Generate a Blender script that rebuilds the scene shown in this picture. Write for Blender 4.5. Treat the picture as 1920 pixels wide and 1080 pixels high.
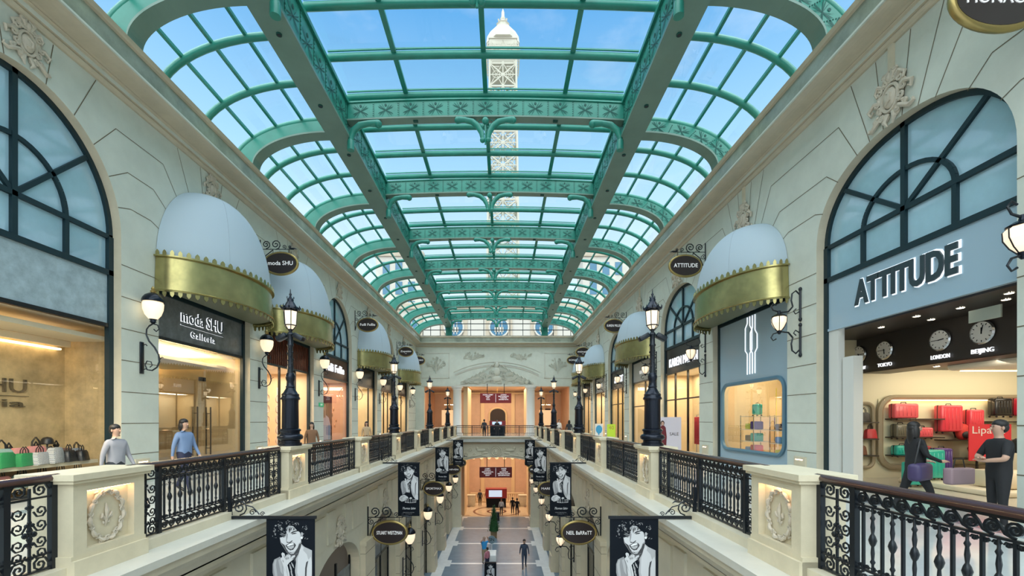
import bpy, bmesh, math, random
from mathutils import Matrix, Vector
random.seed(7)
PI=math.pi; sin=math.sin; cos=math.cos
for o in list(bpy.data.objects): bpy.data.objects.remove(o)
S=bpy.context.scene; COL=S.collection
# ------------------------------------------------------------------ camera, sky, sun, exposure
F=830.0; EYE=1.6
cam=bpy.data.cameras.new('camera'); co=bpy.data.objects.new('camera',cam); COL.objects.link(co)
co.location=(0,0,EYE); co.rotation_euler=(PI/2,0,0)
cam.sensor_width=36; cam.lens=F*36/1920; cam.shift_x=18/1920; cam.shift_y=247/1920
cam.clip_start=.05; cam.clip_end=1500; S.camera=co
S.view_settings.view_transform='Standard'; S.view_settings.look='None'; S.view_settings.gamma=1
S.view_settings.exposure=0.0; S.view_settings.use_curve_mapping=False
W=bpy.data.worlds.new('sky'); S.world=W; W.use_nodes=True
nt=W.node_tree; nt.nodes.clear()
def nn(t,**k):
    n=nt.nodes.new(t)
    for a,b in k.items(): setattr(n,a,b)
    return n
tc=nn('ShaderNodeTexCoord'); sp=nn('ShaderNodeSeparateXYZ'); nt.links.new(tc.outputs['Generated'],sp.inputs[0])
rp=nn('ShaderNodeValToRGB'); nt.links.new(sp.outputs['Z'],rp.inputs[0])
e=rp.color_ramp.elements
e[0].position=.0; e[0].color=(.78,.86,.93,1); e[1].position=1.0; e[1].color=(.06,.24,.66,1)
for p,c in ((.28,(.66,.83,.96)),(.48,(.36,.63,.87)),(.68,(.11,.36,.70))):
    q=e.new(p); q.color=(*c,1)
mp=nn('ShaderNodeMapping'); mp.inputs['Scale'].default_value=(1.6,1.6,3.6); nt.links.new(tc.outputs['Generated'],mp.inputs[0])
nz=nn('ShaderNodeTexNoise'); nz.inputs['Scale'].default_value=1.7; nz.inputs['Detail'].default_value=6; nz.inputs['Roughness'].default_value=.6
nt.links.new(mp.outputs[0],nz.inputs['Vector'])
r2=nn('ShaderNodeValToRGB'); r2.color_ramp.elements[0].position=.55; r2.color_ramp.elements[1].position=.9
r2.color_ramp.elements[0].color=(0,0,0,1); r2.color_ramp.elements[1].color=(.55,.55,.55,1)
nt.links.new(nz.outputs['Fac'],r2.inputs[0])
mx=nn('ShaderNodeMixRGB'); nt.links.new(r2.outputs[0],mx.inputs[0]); nt.links.new(rp.outputs[0],mx.inputs[1]); mx.inputs[2].default_value=(.9,.93,.96,1)
bg=nn('ShaderNodeBackground'); bg.inputs[1].default_value=1.3; nt.links.new(mx.outputs[0],bg.inputs[0])
wo=nn('ShaderNodeOutputWorld'); nt.links.new(bg.outputs[0],wo.inputs[0])
def sunlamp(name,energy,color,angle,d):
    L=bpy.data.lights.new(name,'SUN'); L.energy=energy; L.color=color; L.angle=math.radians(angle)
    o=bpy.data.objects.new(name,L); COL.objects.link(o)
    o.rotation_euler=Vector(d).to_track_quat('-Z','Y').to_euler(); o.location=(0,0,60)
sunlamp('hazy_sun',6.4,(.95,1,.93),110,(.06,.40,-1))
def area(name,loc,d,sx,sy,energy,color=(1,.8,.55),spread=180):
    L=bpy.data.lights.new(name,'AREA'); L.shape='RECTANGLE'; L.size=sx; L.size_y=sy; L.energy=energy; L.color=color; L.spread=math.radians(spread)
    o=bpy.data.objects.new(name,L); COL.objects.link(o); o.location=loc
    o.rotation_euler=Vector(d).to_track_quat('-Z','Y').to_euler(); return o
CX=-.58           # centre line of the hall
def hx(side,h): return CX+side*h
# ------------------------------------------------------------------ materials
MATS={}
def mat(name,col,rough=.5,metal=0,emit=0,ecol=None,var=0,vscale=3,bump=0,bscale=40,alpha=1,coat=0,var2=None,trans=0):
    if name in MATS: return MATS[name]
    m=bpy.data.materials.new(name); m.use_nodes=True; t=m.node_tree; b=t.nodes['Principled BSDF']
    b.inputs['Base Color'].default_value=(*col,1); b.inputs['Roughness'].default_value=rough; b.inputs['Metallic'].default_value=metal
    if coat: b.inputs['Coat Weight'].default_value=coat; b.inputs['Coat Roughness'].default_value=.08
    if emit: b.inputs['Emission Color'].default_value=(*(ecol or col),1); b.inputs['Emission Strength'].default_value=emit
    if alpha<1: b.inputs['Alpha'].default_value=alpha
    if trans: b.inputs['Transmission Weight'].default_value=trans
    c=t.nodes.new('ShaderNodeTexCoord')
    if var or var2:
        n=t.nodes.new('ShaderNodeTexNoise'); n.inputs['Scale'].default_value=vscale; n.inputs['Detail'].default_value=7; n.inputs['Roughness'].default_value=.65
        t.links.new(c.outputs['Object'],n.inputs['Vector'])
        r=t.nodes.new('ShaderNodeValToRGB'); r.color_ramp.elements[0].position=.35; r.color_ramp.elements[1].position=.68
        r.color_ramp.elements[0].color=(*[x*(1-var) for x in (var2 or col)],1); r.color_ramp.elements[1].color=(*[min(1,x*(1+var*.6)) for x in col],1)
        t.links.new(n.outputs['Fac'],r.inputs[0]); t.links.new(r.outputs[0],b.inputs['Base Color'])
    if bump:
        n2=t.nodes.new('ShaderNodeTexNoise'); n2.inputs['Scale'].default_value=bscale; n2.inputs['Detail'].default_value=3
        t.links.new(c.outputs['Object'],n2.inputs['Vector'])
        bb=t.nodes.new('ShaderNodeBump'); bb.inputs['Strength'].default_value=bump; bb.inputs['Distance'].default_value=.01
        t.links.new(n2.outputs['Fac'],bb.inputs['Height']); t.links.new(bb.outputs[0],b.inputs['Normal'])
    if 'print' in name: b.inputs['Specular IOR Level'].default_value=.08
    MATS[name]=m; return m
def glassmat(name,tint=(.92,.96,.97),gloss=.12,rough=.0):
    m=bpy.data.materials.new(name); m.use_nodes=True; t=m.node_tree; t.nodes.clear()
    a=t.nodes.new('ShaderNodeBsdfTransparent'); a.inputs[0].default_value=(*tint,1)
    g=t.nodes.new('ShaderNodeBsdfGlossy'); g.inputs['Roughness'].default_value=rough
    f=t.nodes.new('ShaderNodeFresnel'); f.inputs['IOR'].default_value=1.3
    mu=t.nodes.new('ShaderNodeMath'); mu.operation='MULTIPLY'; mu.inputs[1].default_value=gloss; mu.use_clamp=True
    x=t.nodes.new('ShaderNodeMixShader'); o=t.nodes.new('ShaderNodeOutputMaterial')
    t.links.new(f.outputs[0],mu.inputs[0]); t.links.new(mu.outputs[0],x.inputs[0]); t.links.new(a.outputs[0],x.inputs[1]); t.links.new(g.outputs[0],x.inputs[2]); t.links.new(x.outputs[0],o.inputs[0])
    MATS[name]=m; return m
STONE=mat('sandstone',(.63,.66,.575),.55,var=.07,vscale=1.3,bump=.15)
STONE2=mat('sandstone_trim',(.66,.59,.44),.5,var=.08,vscale=2,bump=.1)
PED=mat('limestone_pedestal',(.68,.60,.43),.45,var=.08,vscale=4,bump=.1)
LEDGE=mat('pale_ledge_stone',(.62,.60,.52),.35,var=.06,vscale=3)
JOINT=mat('mortar_joint',(.16,.13,.08),.9)
RELIEF=mat('plaster_relief',(.60,.53,.42),.6,var=.1,vscale=9,bump=.3,bscale=60)
CORN=mat('cornice_paint',(.55,.48,.35),.35,var=.1,vscale=1.5)
FRZ=mat('frieze_grey_green',(.33,.36,.28),.25,var=.3,vscale=1.2)
GREEN=mat('verdigris_painted_steel',(.022,.235,.175),.38,var=.12,vscale=2)
GREENB=mat('greyed_green_soffit_paint',(.15,.25,.20),.4,var=.1,vscale=.8)
CUT=mat('pierced_ornament',(.006,.075,.06),.7)
IRON=mat('black_wrought_iron',(.012,.016,.022),.32,metal=.3)
IRONB=mat('blued_cast_iron',(.010,.014,.024),.25,metal=.5)
RAILW=mat('dark_mahogany',(.055,.022,.018),.18,coat=.6)
GOLD=mat('brushed_gold_band',(.40,.35,.15),.24,metal=.85,var=.18,vscale=2.5)
GOLDR=mat('gilded_rim',(.38,.28,.10),.3,metal=.7)
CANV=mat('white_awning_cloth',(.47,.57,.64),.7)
FRAME=mat('dark_teal_window_frame',(.003,.022,.030),.5)
BLACKF=mat('black_shop_frame',(.008,.010,.012),.25)
SKYGL=glassmat('roof_glass',(.97,.985,.99),.08)
SHOPGL=glassmat('shopfront_glass',(.95,.965,.96),.35)
WINGL=mat('frosted_blue_window_glass',(.37,.57,.67),.04,var=.15,vscale=.5,coat=.7)
MARB=mat('blue_grey_marble',(.36,.46,.50),.3,var=.22,vscale=4)
MARBG=mat('dark_grey_marble',(.16,.18,.19),.3,var=.35,vscale=4)
MARBY=mat('honey_marble',(.62,.48,.27),.35,var=.3,vscale=2.2)
OVAL=mat('sign_brown_enamel',(.035,.025,.025),.25)
WHITE=mat('white_lettering',(.85,.85,.85),.5,emit=.35)
WHITEP=mat('white_paint',(.8,.8,.78),.4)
LETTER=mat('backlit_letter',(.9,.92,.95),.4,emit=.9)
DARKL=mat('dark_lettering',(.03,.05,.06),.4)
LAMPG=mat('warm_lamp_glass',(1,.86,.66),.3,emit=.85,ecol=(1,.76,.50))
BULB=mat('bulb',(1,.9,.7),.3,emit=9,ecol=(1,.78,.45))
BULBD=mat('downlight',(1,.95,.85),.3,emit=9,ecol=(1,.88,.66))
COVE=mat('cove_light',(1,.85,.6),.3,emit=5,ecol=(1,.72,.38))
NICHEL=mat('niche_light',(1,.8,.55),.3,emit=11,ecol=(1,.62,.36))
FLOORU=mat('polished_gallery_floor',(.50,.52,.50),.12,var=.1,vscale=1)
FLOORL=mat('slate_blue_floor',(.16,.235,.31),.3,var=.12,vscale=2)
FLOORW=mat('white_marble_border',(.80,.82,.82),.25,var=.08)
WARM=mat('warm_plaster',(.60,.41,.29),.55,var=.1,vscale=1)
WARM2=mat('amber_plaster',(.56,.33,.21),.5,var=.12,vscale=1)
RED=mat('dark_red_board',(.25,.018,.02),.4)
BLACK=mat('black_print',(.008,.011,.016),.6)
# ------------------------------------------------------------------ mesh builder
class MB:
    def __init__(s,M=None): s.v=[]; s.f=[]; s.m=[]; s.sm=[]; s.M=M or Matrix()
    def add(s,vs,fs,mi=0,smooth=False):
        b=len(s.v); s.v+=[s.M@Vector(v) for v in vs]
        for f in fs: s.f.append([b+i for i in f]); s.m.append(mi); s.sm.append(smooth)
    def box(s,x0,y0,z0,x1,y1,z1,mi=0):
        if x0>x1: x0,x1=x1,x0
        if y0>y1: y0,y1=y1,y0
        if z0>z1: z0,z1=z1,z0
        s.add([(x0,y0,z0),(x1,y0,z0),(x1,y1,z0),(x0,y1,z0),(x0,y0,z1),(x1,y0,z1),(x1,y1,z1),(x0,y1,z1)],
              [(0,3,2,1),(4,5,6,7),(0,1,5,4),(1,2,6,5),(2,3,7,6),(3,0,4,7)],mi)
    def cbox(s,c,d,mi=0): s.box(c[0]-d[0]/2,c[1]-d[1]/2,c[2]-d[2]/2,c[0]+d[0]/2,c[1]+d[1]/2,c[2]+d[2]/2,mi)
    def tube(s,pts,r,n=6,mi=0,smooth=True,cap=True):
        P=[Vector(p) for p in pts]; k=len(P)
        if k<2: return
        R=r if isinstance(r,(list,tuple)) else [r]*k
        vs=[]; prev=None
        for i,p in enumerate(P):
            t=(P[min(i+1,k-1)]-P[max(i-1,0)])
            if t.length<1e-9: t=Vector((0,0,1))
            t.normalize()
            if prev is None:
                a=Vector((0,0,1)) if abs(t.z)<.9 else Vector((1,0,0)); u=t.cross(a).normalized()
            else:
                u=prev-t*prev.dot(t)
                if u.length<1e-6: u=t.orthogonal()
                u.normalize()
            prev=u; w=t.cross(u)
            for j in range(n):
                a=2*PI*j/n+ (PI/4 if n==4 else 0); vs.append(p+(u*cos(a)+w*sin(a))*R[i])
        fs=[]
        for i in range(k-1):
            for j in range(n):
                j2=(j+1)%n; fs.append((i*n+j,i*n+j2,(i+1)*n+j2,(i+1)*n+j))
        if cap: fs.append(tuple(range(n-1,-1,-1))); fs.append(tuple((k-1)*n+j for j in range(n)))
        s.add(vs,fs,mi,smooth and n>4)
    def lathe(s,prof,c=(0,0,0),n=16,mi=0,smooth=True,a0=0):
        vs=[]; k=len(prof)
        for r,z in prof:
            for j in range(n):
                a=a0+2*PI*j/n; vs.append((c[0]+r*cos(a),c[1]+r*sin(a),c[2]+z))
        fs=[(i*n+j,i*n+(j+1)%n,(i+1)*n+(j+1)%n,(i+1)*n+j) for i in range(k-1) for j in range(n)]
        if prof[0][0]>1e-5: fs.append(tuple(range(n-1,-1,-1)))
        if prof[-1][0]>1e-5: fs.append(tuple((k-1)*n+j for j in range(n)))
        s.add(vs,fs,mi,smooth)
    def ell(s,c,r,nu=12,nv=8,mi=0):
        vs=[];fs=[]
        for i in range(nv+1):
            t=PI*i/nv
            for j in range(nu):
                a=2*PI*j/nu; vs.append((c[0]+r[0]*sin(t)*cos(a),c[1]+r[1]*sin(t)*sin(a),c[2]-r[2]*cos(t)))
        for i in range(nv):
            for j in range(nu): fs.append((i*nu+j,i*nu+(j+1)%nu,(i+1)*nu+(j+1)%nu,(i+1)*nu+j))
        s.add(vs,fs,mi,True)
    def extr(s,prof,ax,a,b,mi=0,closed=True,smooth=False):
        # prof (p,q) in the plane across ax, extruded a..b ; ax 'Y': p=x,q=z ; ax 'X': p=y,q=z ; ax 'Z': p=x,q=y
        def P(p,q,t): return {'Y':(p,t,q),'X':(t,p,q),'Z':(p,q,t)}[ax]
        n=len(prof); vs=[P(p,q,a) for p,q in prof]+[P(p,q,b) for p,q in prof]
        fs=[(i,(i+1)%n,n+(i+1)%n,n+i) for i in range(n if closed else n-1)]
        if closed: fs+= [tuple(range(n-1,-1,-1)),tuple(range(n,2*n))]
        s.add(vs,fs,mi,smooth)
    def rbox(s,x0,y0,z0,x1,y1,z1,r=.03,seg=2,mi=0):
        bm=bmesh.new(); bmesh.ops.create_cube(bm,size=1)
        for v in bm.verts: v.co=Vector(((x0+x1)/2+v.co.x*abs(x1-x0),(y0+y1)/2+v.co.y*abs(y1-y0),(z0+z1)/2+v.co.z*abs(z1-z0)))
        bmesh.ops.bevel(bm,geom=bm.edges[:],offset=r,segments=seg,profile=.5,affect='EDGES')
        bm.verts.index_update(); s.add([v.co.copy() for v in bm.verts],[[v.index for v in f.verts] for f in bm.faces],mi,True); bm.free()
    def build(s,name,mats,parent=None,loc=None):
        me=bpy.data.meshes.new(name); me.from_pydata([tuple(v) for v in s.v],[],s.f)
        mats=mats if isinstance(mats,(list,tuple)) else [mats]
        for m in mats: me.materials.append(m)
        me.polygons.foreach_set('material_index',s.m); me.polygons.foreach_set('use_smooth',s.sm)
        bm=bmesh.new(); bm.from_mesh(me)
        bmesh.ops.recalc_face_normals(bm,faces=bm.faces[:])
        bm.to_mesh(me); bm.free()
        if any(s.sm):
            try: me.set_sharp_from_angle(angle=math.radians(50))
            except Exception: pass
        o=bpy.data.objects.new(name,me); COL.objects.link(o)
        if parent: o.parent=parent
        if loc: o.location=loc
        return o
def tag(o,label,cat,group=None,kind=None):
    o['label']=label; o['category']=cat
    if group: o['group']=group
    if kind: o['kind']=kind
    return o
def thing(name,label,cat,loc=(0,0,0),rz=0,group=None):
    o=bpy.data.objects.new(name,None); COL.objects.link(o); o.empty_display_size=.1
    o.location=loc; o.rotation_euler=(0,0,rz); return tag(o,label,cat,group)
def struct(mb,name,mats): o=mb.build(name,mats); o['kind']='structure'; return o
def copy_tree(o,loc,rz=None,label=None,scale=None,group=None,parent=None):
    c=o.copy(); COL.objects.link(c)
    if parent: c.parent=parent
    else:
        c.location=loc
        if rz is not None: c.rotation_euler=(0,0,rz)
        if label: c['label']=label
        if group: c['group']=group
        if scale: c.scale=(scale,)*3
    for ch in list(o.children): copy_tree(ch,None,parent=c)
    return c
def basis(loc,face):
    # face: direction the front looks: '+X' (left wall), '-X' (right wall), '-Y' (towards camera)
    xa={'+X':(0,1,0),'-X':(0,-1,0),'-Y':(1,0,0)}[face]; na={'+X':(1,0,0),'-X':(-1,0,0),'-Y':(0,-1,0)}[face]
    return Matrix(((xa[0],0,na[0],loc[0]),(xa[1],0,na[1],loc[1]),(xa[2],1,na[2],loc[2]),(0,0,0,1)))
def textmb(mb,txt,size,M,mi=0,ext=.01,sx=1,bold=0,maxw=None,sp=1,shear=0):
    cu=bpy.data.curves.new('t','FONT'); cu.body=txt; cu.size=size; cu.align_x='CENTER'; cu.align_y='CENTER'; cu.extrude=ext; cu.offset=bold; cu.space_character=sp; cu.resolution_u=3; cu.shear=shear
    ob=bpy.data.objects.new('t',cu); me=bpy.data.meshes.new_from_object(ob)
    if len(me.vertices):
        xs=[v.co.x for v in me.vertices]; w=max(xs)-min(xs)
        if maxw: sx=maxw/w
        mb2=[(M@Vector((v.co.x*sx,v.co.y,v.co.z))) for v in me.vertices]
        mb.add(mb2,[list(p.vertices) for p in me.polygons],mi)
    bpy.data.objects.remove(ob); bpy.data.meshes.remove(me); bpy.data.curves.remove(cu)
def spiral(cx,cy,r,a0,turns,n=14,rin=.15,d=1):
    return [(cx+(r*(1-(1-rin)*i/n))*cos(a0+d*2*PI*turns*i/n), cy+(r*(1-(1-rin)*i/n))*sin(a0+d*2*PI*turns*i/n)) for i in range(n+1)]
# ------------------------------------------------------------------ setting: side walls with arched openings
HW=8.52; REC=.30; YB=-4.0; YE=46.5; ZT=9.3
LEFT=[(3.06,'w'),(8.45,'w'),(13.84,'a'),(19.24,'a'),(24.63,'w'),(30.02,'a'),(35.41,'w'),(40.80,'a')]
RIGHT=[(3.5,'w'),(9.01,'w'),(14.52,'a'),(20.03,'w'),(25.54,'a'),(31.05,'w'),(36.56,'a'),(42.07,'a')]
ARCH={-1:dict(a=2.12,b=2.39,n=2.0,s=5.93),1:dict(a=2.18,b=1.76,n=2.15,s=5.90)}
def arch_pts(yc,A,seg=36,off=0):
    a=A['a']+off; b=A['b']+off; n=A['n']; r=[]
    for i in range(seg+1):
        t=PI-PI*i/seg; c=cos(t); s_=sin(t)
        r.append((yc+a*(abs(c)**(2/n))*(1 if c>0 else -1), A['s']+b*(max(s_,0)**(2/n))))
    return r
for side,ops in ((-1,LEFT),(1,RIGHT)):
    A=ARCH[side]; X=hx(side,HW); XB=hx(side,HW+REC); fr='+X' if side<0 else '-X'
    m=MB(); ys=[YB]
    for yc,_ in ops: ys+= [yc-A['a'],yc+A['a']]
    ys.append(YE)
    for i in range(0,len(ys),2):
        m.add([(X,ys[i],0),(X,ys[i+1],0),(X,ys[i+1],ZT),(X,ys[i],ZT)],[(0,1,2,3)])
        for y in (ys[i],ys[i+1]):
            m.add([(X,y,0),(XB,y,0),(XB,y,A['s']),(X,y,A['s'])],[(0,1,2,3)],1)
    for yc,_ in ops:
        P=arch_pts(yc,A)
        for (y0,z0),(y1,z1) in zip(P,P[1:]):
            m.add([(X,y0,z0),(X,y1,z1),(X,y1,ZT),(X,y0,ZT)],[(0,1,2,3)])
            m.add([(X,y0,z0),(XB,y0,z0),(XB,y1,z1),(X,y1,z1)],[(0,1,2,3)],1)
    # outer skin so that no daylight gets behind
    m.box(hx(side,HW+.6),YB,4.9,hx(side,HW+.7),YE,ZT+1.0)
    m.box(hx(side,HW),YB,ZT-.05,hx(side,HW+.7),YE,ZT+.02)
    # joints: horizontal in the piers, radial round the arches
    e=.004*-side; g=.009
    def strip(y0,z0,y1,z1):
        d=Vector((y1-y0,z1-z0)); L=d.length
        if L<.02: return
        nrm=Vector((-d.y,d.x))/L*g
        x=X+e
        m.add([(x,y0-nrm.x,z0-nrm.y),(x,y1-nrm.x,z1-nrm.y),(x,y1+nrm.x,z1+nrm.y),(x,y0+nrm.x,z0+nrm.y)],[(0,1,2,3)],2)
    for i in range(0,len(ys),2):
        z=.75
        while z<A['s']+.1:
            strip(ys[i],z,ys[i+1],z)
            for y in (ys[i],ys[i+1]):
                d=.006*(1 if y==ys[i+1] and i+1<len(ys)-1 else -1)
                m.add([(X,y-d,z-g),(XB,y-d,z-g),(XB,y-d,z+g),(X,y-d,z+g)],[(0,1,2,3)],2)
            z+=.76
    for yc,_ in ops:
        for sg in (-1,1):
            for t_,zh in (((19,6.75),(36,7.60),(52,8.45),(66,9.2),(81,9.2)) if side<0 else ((22,6.80),(42,7.55),(61,8.50),(72,9.2),(83,9.2))):
                th=math.radians(t_); c=cos(th); q=sin(th)
                L0=1/math.sqrt((c/A['a'])**2+(q/A['b'])**2); y0=yc+sg*L0*c; z0=A['s']+L0*q; L1=(zh-A['s'])/q; y1=yc+sg*L1*c
                strip(y0,z0,y1,zh)
                lim=yc+sg*(5.395/2 if side<0 else 5.51/2)
                if zh<9: strip(y1,zh,lim,zh)
    struct(m,'wall_left' if side<0 else 'wall_right',[STONE,STONE2,JOINT])
# ------------------------------------------------------------------ cornice, end cornice
PROF=[(8.52,9.22),(8.47,9.22),(8.43,9.25),(8.41,9.30),(8.44,9.34),(8.40,9.36),(8.40,9.455),(8.35,9.465),(8.33,9.485),(8.34,9.50),(8.28,9.515),(8.20,9.52),(8.10,9.53),(8.02,9.545),(7.96,9.565),(7.92,9.585),
      (7.90,9.60),(7.86,9.60),(7.86,9.65),(7.91,9.66),(7.92,10.10),(7.86,10.12),(7.84,10.16),(7.88,10.20),(7.86,10.26),(7.9,10.30),(8.52,10.30)]
def cornmat(z0,z1): 
    zm=(z0+z1)/2
    return 1 if 9.655<zm<10.105 else (2 if 9.60<=zm<9.655 or 9.36<zm<9.46 else 0)
for side in (-1,1):
    m=MB(); P=[(hx(side,h),z) for h,z in PROF]
    for (x0,z0),(x1,z1) in zip(P,P[1:]):
        m.add([(x0,YB,z0),(x0,YE,z0),(x1,YE,z1),(x1,YB,z1)],[(0,1,2,3)],cornmat(z0,z1))
    struct(m,'trim_1' if side<0 else 'trim_2',[CORN,FRZ,STONE])
m=MB(); P=[(YE-(8.52-h),z) for h,z in PROF]
for (y0,z0),(y1,z1) in zip(P,P[1:]):
    m.add([(hx(-1,8.4),y0,z0),(hx(1,8.4),y0,z0),(hx(1,8.4),y1,z1),(hx(-1,8.4),y1,z1)],[(0,1,2,3)],cornmat(z0,z1))
struct(m,'trim_3',[CORN,FRZ,STONE])
# ------------------------------------------------------------------ gallery floors, ledges, kerbs, lower walls, lower floor
ZL=-7.7; VE=37.7
m=MB()
for side in (-1,1): m.box(hx(side,3.3),YB,-.3,hx(side,16.5),YE,0)
m.box(hx(-1,3.3),VE+.1,-.3,hx(1,3.3),YE,0); m.box(hx(-1,16.5),YE,-.3,hx(1,16.5),YE+14,0)
for side in (-1,1):
    m.box(hx(side,4.0),YB,0,hx(side,4.35),YE,.003,1); m.box(hx(side,7.6),YB,0,hx(side,7.9),YE,.003,1)
struct(m,'floor',[FLOORU,mat('grey_blue_inlay',(.20,.25,.29),.15)])
LP=[(3.62,.18),(2.90,.18),(2.90,.10),(2.95,.08),(2.96,.0),(3.02,-.05),(3.12,-.09),(3.20,-.16),(3.24,-.25),(3.30,-.27),(3.30,-.36),(3.42,-.38),(3.48,-.46),(3.60,-.5),(3.62,-.58),(3.75,-.6)]
for k,side in enumerate((-1,1)):
    m=MB()
    for i,((x0,z0),(x1,z1)) in enumerate(zip(LP,LP[1:])):
        m.add([(hx(side,x0),YB,z0),(hx(side,x0),VE+.9,z0),(hx(side,x1),VE+.9,z1),(hx(side,x1),YB,z1)],[(0,1,2,3)],1 if i<2 else 0)
    m.box(hx(side,3.27),YB,.17,hx(side,3.55),VE,.29,0); m.box(hx(side,3.55),YB,0,hx(side,3.6),VE,.2,0)
    struct(m,'trim_%d'%(4+k),[STONE2,LEDGE])
m=MB()
for i,((x0,z0),(x1,z1)) in enumerate(zip(LP,LP[1:])):
    ya=VE+(x0-2.9); yb=VE+(x1-2.9)
    m.add([(hx(-1,3.7),ya,z0),(hx(1,3.7),ya,z0),(hx(1,3.7),yb,z1),(hx(-1,3.7),yb,z1)],[(0,1,2,3)],1 if i<2 else 0)
struct(m,'trim_6',[STONE2,LEDGE])
LW=3.75
LOW=[11.75+4.5*k for k in range(-2,6)]
LA=dict(a=1.68,b=.95,n=2.0,s=-2.7)
for side in (-1,1):
    m=MB(); X=hx(side,LW); XB=hx(side,LW+.35); ys=[YB]
    for yc in LOW: ys+=[yc-LA['a'],yc+LA['a']]
    ys.append(VE+1)
    for i in range(0,len(ys),2):
        m.add([(X,ys[i],ZL),(X,ys[i+1],ZL),(X,ys[i+1],-.5),(X,ys[i],-.5)],[(0,1,2,3)])
        for y in (ys[i],ys[i+1]): m.add([(X,y,ZL),(XB,y,ZL),(XB,y,LA['s']),(X,y,LA['s'])],[(0,1,2,3)],1)
        if i>0:   # pilaster in front of the pier, with base
            y0,y1=ys[i]+.06,ys[i+1]-.06
            if i+1<len(ys)-1:
                m.box(X,y0,ZL,hx(side,LW-.16),y1,-2.2,1); m.box(X,y0-.05,ZL,hx(side,LW-.22),y1+.05,ZL+1.0,1)
                m.box(X,y0-.04,-2.25,hx(side,LW-.2),y1+.04,-2.12,1)
                for z in range(6):
                    zz=ZL+1.6+z*.72
                    m.box(X,y0-.003,zz,hx(side,LW-.164),y1+.003,zz+.012,2)
    for yc in LOW:
        P=arch_pts(yc,LA,20)
        for (y0,z0),(y1,z1) in zip(P,P[1:]):
            m.add([(X,y0,z0),(X,y1,z1),(X,y1,-.5),(X,y0,-.5)],[(0,1,2,3)])
            m.add([(X,y0,z0),(XB,y0,z0),(XB,y1,z1),(X,y1,z1)],[(0,1,2,3)],1)
        for sg in (-1,1):      # raised spandrel panels
            m.box(X,yc+sg*1.0,-1.55,hx(side,LW-.04),yc+sg*2.05,-.75)
            m.box(X,yc+sg*.35,-1.5,hx(side,LW-.05),yc+sg*.85,-.7)
    m.box(XB,YB,ZL,hx(side,LW+.45),YB+.1,-.3)
    struct(m,'wall_lower_left' if side<0 else 'wall_lower_right',[mat('cream_lower_stone',(.68,.63,.49),.5,var=.07,vscale=1.3),mat('cream_lower_pilaster',(.68,.59,.42),.5,var=.07,vscale=1.3),JOINT])
    # lower shop rooms, one continuous shell behind the arches
    m=MB(); xb=hx(side,LW+3.2)
    m.add([(xb,YB,ZL),(xb,VE+1,ZL),(xb,VE+1,-.32),(xb,YB,-.32)],[(0,1,2,3)])
    for k,yc in enumerate(LOW):
        y=yc+2.25; m.box(XB,y-.1,ZL,xb,y+.1,-.32)
    struct(m,'wall_lower_shops_left' if side<0 else 'wall_lower_shops_right',[mat('grey_shop_wall',(.30,.29,.27),.6)])
    for yc in LOW[2:6]:
        area('shop_lamp',(hx(side,LW+1.9),yc,-1.2),(0,0,-1),1.2,2.2,22,(1,.84,.62))
        f=MB(); X2=hx(side,LW+.3)
        for yy in (yc-1.66,yc-.55,yc+.55,yc+1.66): f.box(X2-.03,yy-.035,ZL,X2+.03,yy+.035,-2.4,0)
        f.box(X2-.03,yc-1.66,-3.5,X2+.03,yc+1.66,-3.4,0); f.box(X2-.02,yc-1.62,-3.4,X2+.02,yc+1.62,-2.75,2)
        f.box(X2-.004,yc-1.62,ZL+.1,X2+.004,yc+1.62,-3.5,1)
        fw=struct(f,'window_%d'%(30+LOW.index(yc)+(10 if side>0 else 0)),[BLACKF,SHOPGL,MARBG])
m=MB(); m.box(hx(-1,7.2),YB,ZL-.3,hx(1,7.2),YE+15,ZL)
y=24.0-4.6*5
def fb(x0,y0,x1,y1,mi): m.box(x0,y0,ZL,x1,y1,ZL+(.006 if mi==1 else .012 if mi==2 else .018),mi)
YBANDS=[]
yy=42.4
while yy>0: YBANDS.append(yy); yy-=4.6
fb(hx(-1,3.7),YB,hx(1,3.7),42.4,2)
for y in YBANDS:
    fb(hx(-1,2.75),y-4.45,hx(1,2.75),y-.14,3); m.box(hx(-1,3.05),y-3.9,ZL,hx(1,3.05),y-.6,ZL+.022,3)
m.box(hx(-1,5.6),42.5,ZL,hx(1,5.6),YE+14,ZL+.01,4)
for i,r in enumerate((2.4,1.75,1.0)):
    m.lathe([(r,0),(r,.012+.004*i),(r-.22,.012+.004*i),(r-.22,0)],(CX+.0,44.9,ZL),40,5 if i%2==0 else 4)
for s_ in (-1,1):
    m.box(hx(s_,2.6),42.9,ZL,hx(s_,5.0),43.05,ZL+.014,5); m.box(hx(s_,2.9),47,ZL,hx(s_,3.1),56,ZL+.014,5)
struct(m,'floor_lower',[FLOORL,FLOORW,FLOORW,FLOORL,mat('cream_inlaid_floor',(.62,.48,.32),.2,var=.1),mat('brown_inlay',(.16,.06,.03),.3)])
# ------------------------------------------------------------------ end wall, bridge beam, halls beyond
m=MB(); y=YE
OPW=2.25
def end_panel(x0,x1,z0,z1): m.box(x0,y,z0,x1,y+.5,z1)
end_panel(hx(-1,8.6),hx(1,8.6),5.1,9.4)
for s_ in (-1,1): end_panel(hx(s_,7.65),hx(s_,8.6),0,5.1)
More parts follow.
